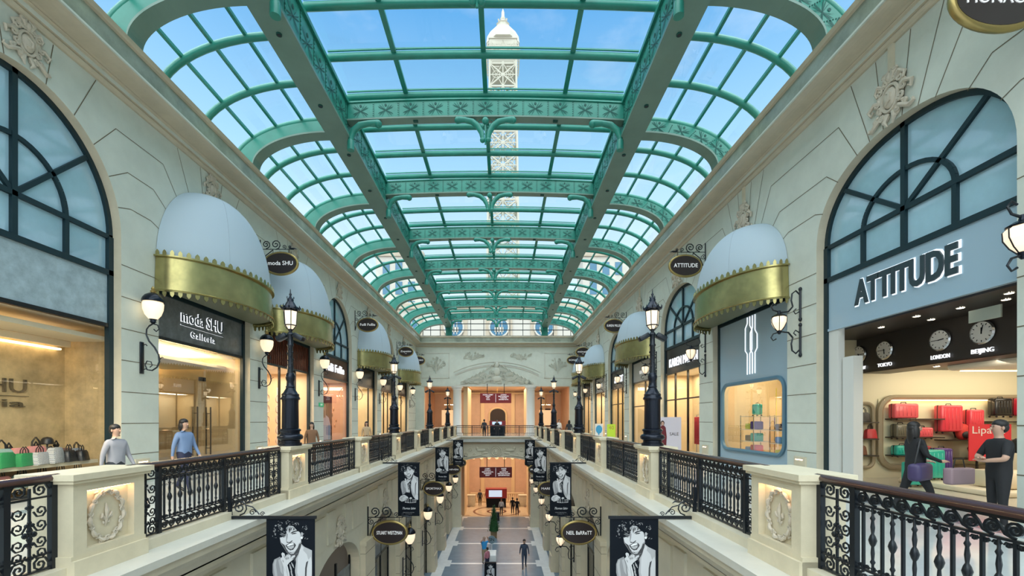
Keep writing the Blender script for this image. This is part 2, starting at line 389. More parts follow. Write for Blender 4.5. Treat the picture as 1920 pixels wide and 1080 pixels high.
# raised panels and the segmental pediment
for s_ in (-1,1):
    a,b=hx(s_,5.0),hx(s_,7.9); x0,x1=min(a,b),max(a,b)
    for q in ((x0,5.95,x1,6.02),(x0,8.55,x1,8.62),(x0,5.95,x0+.07,8.62),(x1-.07,5.95,x1,8.62)): m.box(q[0],y-.04,q[1],q[2],y,q[3],1)
arc=lambda r,zc,t:(CX+r*sin(t),zc+r*cos(t))
for (rr,zc,w) in ((9.6,-2.35,.16),(10.0,-2.35,.05),(9.7,-2.35,.03)):
    T=.475 if w>.1 else .47
    pts=[arc(rr,zc,-T+2*T*i/40) for i in range(41)]
    for (x0,z0),(x1,z1) in zip(pts,pts[1:]):
        if min(z0,z1)<5.1: continue
        m.add([(x0,y-.05,z0),(x1,y-.05,z1),(x1,y-.05,z1+w),(x0,y-.05,z0+w),(x0,y,z0),(x1,y,z1),(x1,y,z1+w),(x0,y,z0+w)],[(0,1,2,3),(0,1,5,4),(3,2,6,7)],1)
m.box(hx(-1,4.4),y-.1,5.1,hx(1,4.4),y,5.28,1); m.box(hx(-1,7.9),y-.06,5.1,hx(1,7.9),y,5.2,1)
# low side returns beside the void under the bridge
struct(m,'wall_end',[STONE,LEDGE])
# carved relief of the pediment: scrolls growing to a crest
t=thing('pediment_relief','carved plaster scroll relief rising to a crest in the arched pediment of end wall','relief',(CX,YE-.05,5.3))
r=MB()
for s_ in (-1,1):
    for k in range(75):
        x=random.uniform(.05,3.75); top=2.0*(1-x/3.9)**1.2; z=random.uniform(.1,max(top,.16))
        r.tube([(s_*(x+a),-.05,z+.05+b) for a,b in spiral(0,0,random.uniform(.10,.2),random.random()*6,1.6,12)],.034,5)
    for k in range(9):
        x=k*.40; z=2.05*(1-x/3.9)**1.2+.15; z2=2.05*(1-(x+.42)/3.9)**1.2+.15 if x<3.4 else .1
        r.tube([(s_*x,-.06,z),(s_*(x+.15),-.08,z+.10),(s_*(x+.42),-.06,z2)],[.03,.06,.04],5)
r.ell((0,-.03,1.35),(.36,.12,.48)); r.ell((0,-.03,2.05),(.22,.12,.3)); r.ell((0,-.03,.6),(.5,.08,.3))
r.build('scrollwork',mat('pale_relief_plaster',(.58,.58,.49),.6),t)
def relief_sprig(x,z,w,h,lab,seed):
    R=random.Random(seed); r=MB()
    for k in range(26):
        a=R.uniform(0,6.28); q=math.sqrt(R.random()); x0=w*.5*q*cos(a); z0=h*.12+h*.38*q*sin(a)*(1-.3*abs(cos(a)))
        r.tube([(x0+p_,-.03,z0+q_) for p_,q_ in spiral(0,0,R.uniform(.08,.15),a,1.3,9,.2)],.028,5)
        if k%2: r.tube([(x0*.2,-.02,-.3*h),(x0*.6,-.03,z0*.3-.1),(x0,-.02,z0)],.02,5)
    r.tube([(0,-.02,-.5*h),(0,-.03,.3*h)],.04,6)
    tag(r.build('wall_relief',MATS['pale_relief_plaster'],None,(x,YE-.02,z)),lab,'relief','plaster foliage on the end wall')
relief_sprig(hx(-1,6.4),7.3,2.0,1.7,'plaster bouquet relief in left panel of end wall',3)
relief_sprig(hx(1,6.4),7.3,2.0,1.7,'plaster bouquet relief in right panel of end wall',4)
relief_sprig(hx(-1,2.6),8.2,2.6,.9,'flat plaster garland relief upper left of the arched pediment',5)
relief_sprig(hx(1,2.6),8.2,2.6,.9,'flat plaster garland relief upper right of the arched pediment',6)
# columns
def column(x,y0,z0,z1,r_,lab,group):
    c=MB(); c.lathe([(r_*1.35,0),(r_*1.35,.12),(r_*1.15,.2),(r_*1.2,.26),(r_,.34),(r_*.95,z1-z0-.4),(r_*1.1,z1-z0-.32),(r_*1.0,z1-z0-.26),(r_*1.35,z1-z0-.1),(r_*1.35,z1-z0)],(0,0,0),20)
    tag(c.build('column',mat('white_column_stone',(.72,.74,.72),.4),None,(x,y0,z0)),lab,'column',group)
column((857-942)*YE/F,YE+.2,0,5.1,.46,'white round column left of the upper central opening','columns of the end wall')
column((995-942)*YE/F,YE+.2,0,5.1,.46,'white round column right of the upper central opening','columns of the end wall')
# bridge beam with shallow arch
m=MB(); yb=VE+.55; A0=-2.15
xs=[hx(-1,3.75)+7.5*i/30 for i in range(31)]
def az(x): q=(x-CX)/3.0; return A0+.5*math.sqrt(max(0,1-q*q)) if abs(q)<1 else A0-.0
for x0,x1 in zip(xs,xs[1:]):
    z0,z1=az(x0),az(x1)
    m.add([(x0,yb,z0),(x1,yb,z1),(x1,yb,-.5),(x0,yb,-.5)],[(0,1,2,3)]); m.add([(x0,yb,z0),(x1,yb,z1),(x1,yb+.8,z1),(x0,yb+.8,z0)],[(0,1,2,3)])
m.box(hx(-1,3.75),yb+.75,-.3,hx(1,3.75),YE+.1,-.25)
for s_ in (-1,1): m.box(hx(s_,3.02),yb,ZL,hx(s_,3.75),yb+.8,A0); m.box(hx(s_,2.97),yb-.05,ZL,hx(s_,3.75),yb+.85,ZL+.9)
struct(m,'wall_bridge',[MATS['cream_lower_stone']])
t=thing('bridge_relief','carved band of winged figures and scrolls around a round medallion on bridge','relief',(CX,yb,-1.15)); r=MB()
for q in (.5,.36,.2): r.tube([(q*cos(a*PI/12),-.05,q*sin(a*PI/12)) for a in range(25)],.04,6)
r.ell((0,-.03,0),(.16,.08,.2))
for s_ in (-1,1):
    for k in range(7):
        x=.75+k*.36; r.tube([(s_*a,-.04,b) for a,b in spiral(x,.22*(-1)**k-.05,.2,k*1.3,1.5,12)],.035,5)
    r.ell((s_*1.25,-.03,.12),(.42,.08,.14)); r.ell((s_*1.62,-.03,.3),(.12,.08,.13)); r.ell((s_*.95,-.03,-.1),(.3,.06,.1))
    r.tube([(s_*.6,-.03,-.45),(s_*1.3,-.04,-.3),(s_*2.1,-.04,-.42),(s_*2.8,-.03,-.6)],.04,5)
r.build('scrollwork',MATS['cream_lower_stone'],t)
# halls: shell of warm rooms beyond, both storeys
YH=YE+9; m=MB()
for z0,z1,w in ((0,5.3,7.9),(ZL,-.35,5.6)):
    y0=YE+.5 if z0==0 else VE+1.4
    for s_ in (-1,1): m.add([(hx(s_,w),y0,z0),(hx(s_,w),YH,z0),(hx(s_,w),YH,z1),(hx(s_,w),y0,z1)],[(0,1,2,3)],1)
    m.add([(hx(-1,w),YH,z0),(hx(1,w),YH,z0),(hx(1,w),YH,z1),(hx(-1,w),YH,z1)],[(0,1,2,3)])
    for k in range(-3,4):   # pilasters of the back wall
        if k==0: continue
        x=CX+k*1.9; m.box(x-.22,YH-.15,z0,x+.22,YH,z1,2)
    m.box(hx(-1,w),YH-.3,z1-.5,hx(1,w),YH,z1-.3,2)
m.box(hx(-1,7.9),YE+.5,5.2,hx(1,7.9),YH,5.3)
# side jamb walls next to the columns
for s_ in (-1,1):
    m.box(hx(s_,3.15),YE+1.0,0,hx(s_,3.6),YH-2.5,5.2,2); m.box(hx(s_,3.1),VE+5.2,ZL,hx(s_,3.5),VE+8,-.35,2)
m.box(hx(-1,5.6),VE+1.4,ZL,hx(-1,3.1),VE+1.5,-.35,1); m.box(hx(1,3.1),VE+1.4,ZL,hx(1,5.6),VE+1.5,-.35,1)
# dark arched doorway in the middle of the upper back wall
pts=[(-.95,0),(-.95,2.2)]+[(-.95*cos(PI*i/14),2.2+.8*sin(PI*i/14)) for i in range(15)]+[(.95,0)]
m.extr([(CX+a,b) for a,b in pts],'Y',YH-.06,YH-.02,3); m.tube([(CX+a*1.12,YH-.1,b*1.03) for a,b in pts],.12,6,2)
for s_ in (-1,1): m.box(hx(s_,6.6),YH-.04,.8,hx(s_,5.6),YH-.01,3.0,3)
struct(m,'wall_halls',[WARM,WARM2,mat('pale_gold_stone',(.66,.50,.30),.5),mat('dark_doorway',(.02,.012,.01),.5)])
area('hall_lamp',(CX,YE+4,5.1),(0,0,-1),8,5,750,(1,.76,.54)); area('hall_lamp',(CX,YE+1.5,-.5),(0,0,-1),7,9,1050,(1,.76,.54))
area('hall_lamp',(CX-5.6,YE+1.6,5.1),(0,.5,-1),2,1,130,(1,.74,.50)); area('hall_lamp',(CX+5.6,YE+1.6,5.1),(0,.5,-1),2,1,130,(1,.74,.50))
# back balustrade on the lower level
t=thing('stone_balustrade','pale stone balustrade with turned balusters at back of lower hall','balustrade',(CX,YE+3.2,ZL))
r=MB(); r.box(-3.0,-.12,.95,3.0,.12,1.1); r.build('rail',mat('pale_gold_stone',(1,1,1)),t)
r=MB(); r.box(-3.0,-.12,0,3.0,.12,.18); r.build('plinth',MATS['pale_gold_stone'],t)
bal=MB(); bal.lathe([(.06,.18),(.05,.26),(.09,.42),(.04,.7),(.06,.95)],(0,0,0),8); b0=bal.build('baluster',MATS['pale_gold_stone'],t,(-2.85,0,0))
for i in range(1,26):
    b=b0.copy(); COL.objects.link(b); b.location=(-2.85+5.7*i/25,0,0)
for s_ in (-1,1):
    r=MB(); r.rbox(-.4,-.3,0,.4,.3,1.15,.03); r.box(-.45,-.35,1.15,.45,.35,1.22)
    tag(r.build('pillar_plinth',PED,None,(CX+s_*2.75,YE+1.2,ZL)),'square stone plinth %s of the lower hall'%('at the left side' if s_<0 else 'at the right side'),'plinth')
# ------------------------------------------------------------------ roof: girders, cross beams, ribs, purlins, glass
RB=[10.2+5.02*k for k in range(-1,8)]; ZG=11.2; GC=4.98; GW=.37; R_END=45.34
YR0=YB
def palmette(mb,M,w,mi):
    # pierced leaf ornament as thin inlay, in local xy plane
    for sx in (-1,1):
        for sy in (-1,1):
            for k,(l,q) in enumerate(((.42,.20),(.36,.30),(.22,.36))):
                pts=[(0,0),(sx*l*.35*w,sy*(.06+.03*k)*w),(sx*l*.8*w,sy*q*.75*w),(sx*l*w*1.0,sy*q*w*(1.0 if k<2 else 1.1))]
                rr=[.006,.014,.016,.006]
                vs=[];
                for (x,y_),t_ in zip(pts,rr): vs.append((x,y_-t_*w*1.2,.012)); vs.append((x,y_+t_*w*1.2,.012))
                mb.add([M@Vector(v) for v in vs],[(2*i,2*i+1,2*i+3,2*i+2) for i in range(3)],mi)
    mb.add([M@Vector((.07*w*cos(a*PI/4),.28*w+.07*w*sin(a*PI/4),.012)) for a in range(8)],[tuple(range(8))],mi)
for side in (-1,1):
    m=MB(); xc=hx(side,GC); yb0=YR0
    m.box(xc-GW,yb0,ZG,xc+GW,YE-.2,ZG+.07,1)
    m.box(xc-GW,yb0,ZG+.07,xc-GW+.03,YE-.2,ZG+.13); m.box(xc+GW-.03,yb0,ZG+.07,xc+GW,YE-.2,ZG+.13)
    m.box(xc-.26,yb0,ZG+.07,xc+.26,YE-.2,ZG+1.25,0); m.box(xc-.33,yb0,ZG+1.18,xc+.33,YE-.2,ZG+1.3,0)
    yy=7.0
    k=0
    while yy<YE-1:
        xf=hx(side,GC-.262)
        palmette(m,basis((xf,yy,ZG+.6),'+X' if side<0 else '-X'),.85,2)
        for z in range(9): m.cbox((hx(side,GC-.275),yy+.42,ZG+.2+z*.11),(.03,.03,.03),0)
        m.box(hx(side,GC-.27),yy+.40,ZG+.12,hx(side,GC-.26),yy+.415,ZG+1.15,2)
        yy+=.837; k+=1
    yy=6.0
    while yy<YE-1: m.lathe([(.07,-.03),(.07,0)],(xc,yy,ZG),12,2); m.lathe([(.05,-.035),(.04,-.03)],(xc,yy,ZG),12,3); yy+=2.51
    o=m.build('roof_girder',[GREEN,GREENB,CUT,IRON])
    tag(o,'long green riveted steel girder running under the %s side of the glass roof'%('left' if side<0 else 'right'),'girder','main roof girders')
def roofz(h): return 12.66+.12*(1-(h/5.0)**2)
CB=.62
beam0=None
RIB_IN=dict(a=2.52,b=1.12); RIB_OUT=dict(a=3.25,b=1.62)
YC0=5.36; Z0=10.22; 
names=['nearest','second','third','fourth','fifth','sixth','seventh','eighth','farthest']
def crossbeam():
    t=thing('cross_beam','x','beam'); m=MB(); X=GC-.27
    N=24
    for i in range(N):
        x0=-X+2*X*i/N; x1=-X+2*X*(i+1)/N
        za=11.78+.13*(1-(x0/X)**2); zb=11.78+.13*(1-(x1/X)**2)
        for (dy0,dy1,d0,d1,mi) in ((-.17,.17,0,.05,1),(-.10,-.08,.05,CB,0),(.08,.10,.05,CB,0),(-.14,.14,CB,CB+.05,0)):
            m.add([(x0,dy0,za+d0),(x1,dy0,zb+d0),(x1,dy1,zb+d0),(x0,dy1,za+d0),(x0,dy0,za+d1),(x1,dy0,zb+d1),(x1,dy1,zb+d1),(x0,dy1,za+d1)],
              [(0,3,2,1),(4,5,6,7),(0,1,5,4),(1,2,6,5),(2,3,7,6),(3,0,4,7)],mi)
    n=11
    for i in range(n):
        x=-X+.45+(2*X-.9)*i/(n-1); z=11.78+.13*(1-(x/X)**2)+.33
        palmette(m,basis((x,-.102,z),'-Y'),.62,2)
        if i<n-1:
            x2=x+(2*X-.9)/(n-1)/2; 
            for q in range(7): m.cbox((x2,-.105,z-.22+q*.075),(.02,.02,.02),2)
            m.box(x2+.03,-.104,z-.27,x2+.038,-.10,z+.27,2)
    for x in (-2.4,2.4): m.cbox((x,0,11.86),(.16,.1,.04),2)
    m.build('beam_web',[GREEN,GREENB,CUT],t)
    # curved brackets at the ends and the twin bracket at the centre
    for s_,c in ((1,-X+.05),(-1,X-.05)):
        b=MB(); P=[(c+s_*(.05+.0),-.1,10.95),(c+s_*.07,-.1,11.25),(c+s_*.16,-.1,11.48),(c+s_*.38,-.1,11.66),(c+s_*.68,-.1,11.72),(c+s_*.98,-.1,11.72)]
        b.tube(P,[.07,.10,.11,.11,.10,.12],10); b.lathe([(.12,-.3),(.12,-.02),(.09,.05)],(c+s_*.06,-.1,11.1),12); b.ell((c+s_*1.0,-.1,11.70),(.13,.13,.13))
        b.tube([(c+s_*x,-.05,z) for x,z in spiral(.3,11.58,.14,0,1.5,12)],.02,5)
        b.build('curved_bracket',GREEN,t)
    b=MB()
    for s_ in (-1,1):
        P=[(s_*.10,-.1,11.2),(s_*.13,-.1,11.4),(s_*.25,-.1,11.62),(s_*.45,-.1,11.78),(s_*.70,-.1,11.84),(s_*.92,-.1,11.84)]
        b.tube(P,[.07,.09,.10,.10,.09,.11],10); b.ell((s_*.10,-.1,11.15),(.09,.09,.09)); b.ell((s_*.95,-.1,11.83),(.11,.11,.11))
        for (cx_,cz,r_) in ((.16,11.74,.13),(.42,11.84,.09),(.1,11.45,.09)):
            b.tube([(s_*cx_+r_*cos(a*PI/8),-.06,cz+r_*sin(a*PI/8)) for a in range(17)],.014,5)
    b.ell((0,-.12,11.8),(.12,.1,.12)); b.tube([(0,-.1,11.85),(0,-.1,11.0)],.03,6)
    b.build('twin_bracket',GREEN,t)
    return t
t0=crossbeam(); t0['group']='cross beams of the glass roof'
t0.location=(CX,RB[0],0); t0['label']='green pierced cross beam of the roof, right above the camera'
for k,y in enumerate(RB[1:],1):
    copy_tree(t0,(CX,y,0),0,'green pierced roof cross beam with curved brackets, %s counted from the camera'%names[k-1 if k<9 else 8])
def ellp(E,t): return (YC0+E['a']*cos(t),Z0+E['b']*sin(t))
def rib():
    t=thing('vault_rib','x','rib'); m=MB(); N=20
    for i in range(N):
        t0_,t1_=PI/2*i/N,PI/2*(i+1)/N
        a0=ellp(RIB_IN,t0_);a1=ellp(RIB_IN,t1_); b0=ellp(dict(a=RIB_OUT['a']-.05,b=RIB_OUT['b']-.02),t0_); b1=ellp(dict(a=RIB_OUT['a']-.05,b=RIB_OUT['b']-.02),t1_)
        a0o=(a0[0]+.03,a0[1]+.05); a1o=(a1[0]+.03,a1[1]+.05)
        for (p0,p1,q0,q1,d,mi) in ((a0,a1,a0o,a1o,.22,1),(a0o,a1o,b0,b1,.10,0),):
            m.add([(p0[0],-d,p0[1]),(p1[0],-d,p1[1]),(q1[0],-d,q1[1]),(q0[0],-d,q0[1]),(p0[0],d,p0[1]),(p1[0],d,p1[1]),(q1[0],d,q1[1]),(q0[0],d,q0[1])],
                [(0,1,2,3),(4,7,6,5),(0,4,5,1),(3,2,6,7),(0,3,7,4),(1,5,6,2)],mi)
    for i in range(5):
        th=PI/2*(.14+i*.185); a=ellp(RIB_IN,th); b=ellp(RIB_OUT,th); c=((a[0]+b[0])/2,(a[1]+b[1])/2)
        d=Vector((b[0]-a[0],0,b[1]-a[1])).normalized(); xx=Vector((d.z,0,-d.x))
        M=Matrix(((xx.x,d.x,0,c[0]),(0,0,-1,-.1),(xx.z,d.z,0,c[1]),(0,0,0,1)))
        palmette(m,M,.6,2)
        th2=th+PI/2*.0925; a=Vector((*ellp(RIB_IN,th2),)); b=Vector((*ellp(RIB_OUT,th2),))
        for q in range(2,9):
            p=a+(b-a)*(q/10); m.cbox((p.x,-.105,p.y),(.02,.02,.02),2)
    m.build('rib_web',[GREEN,GREENB,CUT],t); return t
rt=rib(); rt['group']='arched ribs of the side vaults'
# local rib x is distance from centre; right side direct, left side mirrored by rotating half a turn
first=True
for k,y in enumerate(RB):
    for side in (1,-1):
        lab='green pierced arched rib of the %s roof vault, %s'%('right' if side>0 else 'left',('above the camera' if k==0 else names[k-1]+' from the camera'))
        if first: rt.location=(CX,y,0); rt['label']=lab; first=False
        else: copy_tree(rt,(CX,y,0),0 if side>0 else PI,lab)
# glazing grid: tubes and bars, as one lattice per vault strip
def gz(mb,pts,r,n=8,mi=0): mb.tube(pts,r,n,mi)
RGT=[]
y=RB[0]
while y<YE-.3: RGT.append(y); y+=5.02/3
gm=MB(); X=GC-.25
for y in RGT:
    gm.tube([(hx(1,h),y,roofz(h)+0) for h in [-X+2*X*i/12 for i in range(13)]],.11,8)
    gm.tube([(hx(1,h),y-.09,roofz(h)+.13) for h in [-X+2*X*i/12 for i in range(13)]],.03,4)
for h in (-2.72,0,2.72):
    gm.box(hx(1,h)-.045,YR0,roofz(h)+.03,hx(1,h)+.045,YE,roofz(h)+.2); gm.box(hx(1,h)-.075,YR0,roofz(h)+.0,hx(1,h)+.075,YE,roofz(h)+.05)
tag(gm.build('roof_glazing_frame',GREEN),'green tubular glazing bars of the flat middle strip of the roof','frame','glazing frames of the roof')
for side in (-1,1):
    gm=MB(); E2=dict(a=RIB_OUT['a']+.06,b=RIB_OUT['b']+.06)
    for y in RGT:
        gm.tube([(hx(side,ellp(E2,PI/2*i/14)[0]),y,ellp(E2,PI/2*i/14)[1]) for i in range(15)],.10,8)
    for q in (.20,.42,.63,.82):
        h,z=ellp(E2,PI/2*q); gm.tube([(hx(side,h),YR0,z+.05),(hx(side,h),YE,z+.05)],.06,4)
    tag(gm.build('vault_glazing_frame',GREEN),'green tubular glazing bars of the curved %s roof vault'%('left' if side<0 else 'right'),'frame','glazing frames of the roof')
gm=MB()
for h0,h1 in ((-X,-2.72),(-2.72,0),(0,2.72),(2.72,X)):
    gm.add([(hx(1,h0),YR0,roofz(h0)+.14),(hx(1,h1),YR0,roofz(h1)+.14),(hx(1,h1),YE,roofz(h1)+.14),(hx(1,h0),YE,roofz(h0)+.14)],[(0,1,2,3)])
for side in (-1,1):
    E3=dict(a=RIB_OUT['a']+.12,b=RIB_OUT['b']+.12)
    for i in range(14):
        a=ellp(E3,PI/2*i/14); b=ellp(E3,PI/2*(i+1)/14)
        gm.add([(hx(side,a[0]),YR0,a[1]),(hx(side,b[0]),YR0,b[1]),(hx(side,b[0]),YE,b[1]),(hx(side,a[0]),YE,a[1])],[(0,1,2,3)],0,True)
g=gm.build('ceiling',SKYGL); g['kind']='structure'
# gable window at the far end
gm=MB(); y=YE-.35
for x in (-2.72,-1.36,0,1.36,2.72): gm.tube([(CX+x*1.0,y,10.3),(CX+x,y,12.6)],.04,4)
for x in (-4.98,4.98): gm.box(CX+x-.33,y-.1,10.3,CX+x+.33,y+.1,12.6,2)
for s_ in (-1,1):
    for x in (5.9,6.9,7.7): gm.tube([(CX+s_*x,y,10.3),(CX+s_*x,y,12.2-(x-5.4)*.5)],.04,4)
for z in (10.95,11.6): gm.tube([(hx(-1,7.8),y,z),(hx(1,7.8),y,z)],.05,4)
gm.box(hx(-1,8.4),y-.1,10.2,hx(1,8.4),y+.1,10.36)
gm.add([(hx(-1,8.4),y,10.3),(hx(1,8.4),y,10.3),(hx(1,5.2),y,12.7),(hx(-1,5.2),y,12.7)],[(0,1,2,3)],1)
struct(gm,'window_20',[FRAME,SKYGL,GREEN])
# ------------------------------------------------------------------ outside: lattice tower and buildings
TI=mat('cream_painted_iron',(.55,.51,.41),.6); 
t=thing('lattice_tower','tall cream iron lattice tower with domed top behind the glass roof','tower',((943-942)*140/F,140,0))
def tw(z): return 4.0+ (115-z)/80*1.0+(max(0,38-z)**2)*.003
m=MB(); m.box(-60,-80,-8.4,60,60,-8.0); m.M=Matrix.Translation((0,140,0)); m.v=[v+Vector((0,140,0)) for v in m.v]; struct(m,'ground',[mat('paving_outside',(.35,.34,.32),.8)])
m=MB(); z=-8; k=0
while z<112:
    a,b=tw(z),tw(z+7.0); 
    for rot in range(4):
        M=Matrix.Rotation(rot*PI/2,4,'Z'); m.M=M; h=7.0
        m.tube([(-a,-a,z),(-b,-b,z+h)],.42,4)
        m.tube([(-a,-a,z),(b,-b,z+h)],.24,4); m.tube([(a,-a,z),(-b,-b,z+h)],.24,4)
        m.tube([(-a,-a,z),(a,-a,z)],.3,4); m.tube([(-a,-a,z+h/2),(a,-a,z+h/2)],.2,4)
        m.tube([(0,-a,z),(0,-b,z+h)],.22,4)
        for s_ in (-1,1):
            c=s_*a*.5; m.tube([(c-a*.5,-a,z),(c,-a,z+h*.5),(c+a*.5,-a,z)],.17,4); m.tube([(c-a*.5,-a,z+h),(c,-a,z+h*.5),(c+a*.5,-a,z+h)],.17,4)
            m.tube([(c+q*1.0,-a,z+h*.85+.9*0) for q in (-1,1)],.15,4)
            m.tube([(c+1.1*cos(u*PI/5),-a-.1,z+h*.5+1.1*sin(u*PI/5)) for u in range(11)],.12,4)
    m.M=Matrix(); z+=7
m.build('lattice_shaft',TI,t)
m=MB(); 
m.lathe([(4.6,110),(6.4,112.3),(6.4,113.2)],(0,0,0),4,0,False,PI/4)
for rot in range(4):
    m.M=Matrix.Rotation(rot*PI/2,4,'Z')
    for q in range(9): m.tube([(-4.7+q*1.17,-4.9,113.2),(-4.7+q*1.17,-5.2,115),(-4.7+q*1.17,-4.2,117.3)],.09,4)
    m.tube([(-4.9,-5.2,115.4),(4.9,-5.2,115.4)],.12,4); m.tube([(-4.9,-4.9,114.2),(4.9,-4.9,114.2)],.12,4)
m.M=Matrix(); m.build('viewing_platform',TI,t)
m=MB(); m.box(-4.1,-4.1,112,4.1,4.1,119,0); m.box(-4.4,-4.4,118.6,4.4,4.4,119.2)
m.lathe([(5.6,119),(5.3,121),(4.2,123),(2.4,124.6),(1.9,125.0),(1.9,126.0),(2.2,126.2)],(0,0,0),8,0,False,PI/8)
for s_ in (-1,1): m.box(s_*2-.7,-4.2,115.8,s_*2+.7,-4.05,116.3,1)
m.build('cupola',[mat('cream_render',(.58,.54,.44),.6),mat('grey_slot',(.3,.28,.25),.7)],t)
m=MB(); m.lathe([(1.5,126),(1.4,127),(.7,127.7),(.9,128.2),(.5,129),(.45,130.5),(.1,131.5)],(0,0,0),10)
for a in range(4): m.tube([(1.3*cos(a*PI/2+.7),1.3*sin(a*PI/2+.7),126),(1.9*cos(a*PI/2+.7),1.9*sin(a*PI/2+.7),127.2)],.25,5)
m.build('finial',TI,t)
t=thing('hotel_facade','cream palace facade with round blue windows beyond the gable window','building',(0,75,0))
FC=mat('cream_facade',(.56,.52,.45),.7); m=MB(); m.box(-32,0,-8,32,3,21.5)
for k in range(-8,9): m.box(CX+k*3.8-.35+1.9,-.2,2,CX+k*3.8+.35+1.9,0,20.5,1)
m.box(-32,-.5,20.3,32,0,21.2,1)
for s_ in (-1,1): m.box(s_*14,2,-8,s_*22,8,31); m.box(s_*13.7,1.7,30,s_*22.3,8.3,30.8,1)
m.build('wall',[FC,mat('tan_pilaster',(.48,.40,.30),.7)],t)
for k in (-2,-1,0,1,2):
    m=MB(Matrix.Translation((CX+k*7.6,-.3,17.2))@Matrix.Rotation(PI/2,4,'X')); m.lathe([(1.75,-.2),(1.75,.15),(1.5,.15),(1.5,.0)],(0,0,0),28)
    w=m.build('round_window_frame',FC,t)
    m=MB(Matrix.Translation((CX+k*7.6,-.32,17.2))@Matrix.Rotation(PI/2,4,'X')); m.lathe([(1.5,-.02),(1.5,.02)],(0,0,0),28)
    m.M=Matrix(); 
    for q in (-.5,0,.5): m.box(CX+k*7.6+q-.06,-.42,16.0,CX+k*7.6+q+.06,-.33,18.4,1)
    m.box(CX+k*7.6-.75,-.42,16.4,CX+k*7.6+.75,-.36,17.2,1)
    m.build('pane',[mat('blue_pane',(.05,.16,.26),.2),FC],w)
for s_ in (-1,1):
    for r_ in range(3):
        for c_ in range(3):
            m=MB(); m.box(s_*(15.2+c_*2.2),1.9,20+r_*3.4,s_*(16.4+c_*2.2),1.98,22.2+r_*3.4); m.build('window',mat('blue_pane',(0,0,0)),t)
# ------------------------------------------------------------------ pedestals
PK=[3.93+3.97*k for k in range(9)]; PLEN=.78; RH=3.39
cnt=['nearest','second','third','fourth','fifth','sixth','seventh','eighth','ninth']
def medallion(r,w,h,x=0):
    # oval wreath of leaves and a lily in the middle, local plane yz at x
    R_=random.Random(11)
    for i in range(11):
        a=2*PI*i/11+PI/2; da=2*PI/11; sg=1 if cos(a)>0 else -1
        P=[]
        for q in range(6):
            t_=a-da*.45+da*.9*q/5; w_=1+.10*sin(q/5*PI); P.append((x+.012+.012*sin(q/5*PI),w*w_*cos(t_),h*w_*sin(t_)))
        r.tube(P,[.006,.014,.021,.022,.017,.008],6)
        r.tube([(x+.02,P[5][1]+a_,P[5][2]+b_) for a_,b_ in spiral(0,0,.028,a,1.3,8)],.009,5)
        r.tube([(x+.015,P[1][1]*.96+a_,P[1][2]*.96+b_) for a_,b_ in spiral(0,0,.020,a+2,1.2,8)],.008,5)
        if i%2: r.tube([(x,P[2][1],P[2][2]),(x+.02,P[2][1]*1.14,P[2][2]*1.14),(x+.01,P[3][1]*1.2,P[3][2]*1.16)],[.006,.013,.003],5)
    for s_ in (-1,1):
        r.tube([(x,s_*.006,-.05),(x+.014,s_*.03,-.02),(x+.016,s_*.05,.015),(x+.014,s_*.055,-.02),(x+.01,s_*.04,-.035)],[.008,.013,.014,.010,.006],6)
        r.tube([(x,s_*.006,-.07),(x+.012,s_*.03,-.075),(x+.01,s_*.035,-.055)],[.006,.010,.005],6)
    r.tube([(x,0,-.11),(x+.012,0,-.06),(x+.014,0,0),(x+.018,0,.05),(x+.008,0,.12)],[.004,.014,.014,.021,.002],6); r.ell((x+.012,0,-.035),(.012,.03,.012),8,5)
def pedestal():
    t=thing('stone_pedestal','x','pedestal'); m=MB(); L=PLEN/2; D=.2
    m.box(-D-.03,-L-.02,.18,D+.0,L+.02,.38) # plinth
    # body with recess on +X face
    m.box(-D,-L,.38,D-.07,L,1.03); m.box(D-.07,-L,.38,D,L,.42); m.box(D-.07,-L,.95,D,L,1.03)
    m.box(D-.07,-L,.42,D,-L+.13,.95); m.box(D-.07,L-.13,.42,D,L,.95)
    m.box(-D-.03,-L-.02,0,-D+.1,L+.02,.18)
    m.box(-.03,-L-.02,.18,D+.03,L+.02,.34)
    m.build('body',PED,t)
    m=MB(); m.box(-D-.04,-L-.04,1.03,D+.04,L+.04,1.06); m.box(-D-.06,-L-.06,1.06,D+.06,L+.06,1.115); m.build('cap',PED,t)
    m=MB(); medallion(m,.17,.22,D-.068); m.M=Matrix(); o=m.build('medallion',RELIEF,t); o.location=(0,0,.675)
    m=MB(); m.box(D-.06,-L+.15,.945,D-.02,L-.15,.95); m.build('niche_light',NICHEL,t)
    return t
p0=pedestal(); used=False
for side in (-1,1):
    for k,y in enumerate(PK):
        loc=(hx(side,3.43),y+PLEN/2,0); rz=0 if side<0 else PI
        lamp=' carrying a lamp post' if k%2 else ''
        lab='stone pedestal with lit medallion niche%s, %s along the %s gallery'%(lamp,cnt[k],'left' if side<0 else 'right')
        if not used: p0.location=loc; p0.rotation_euler=(0,0,rz); p0['label']=lab; p0['group']='railing pedestals'; used=True
        else: copy_tree(p0,loc,rz,lab)
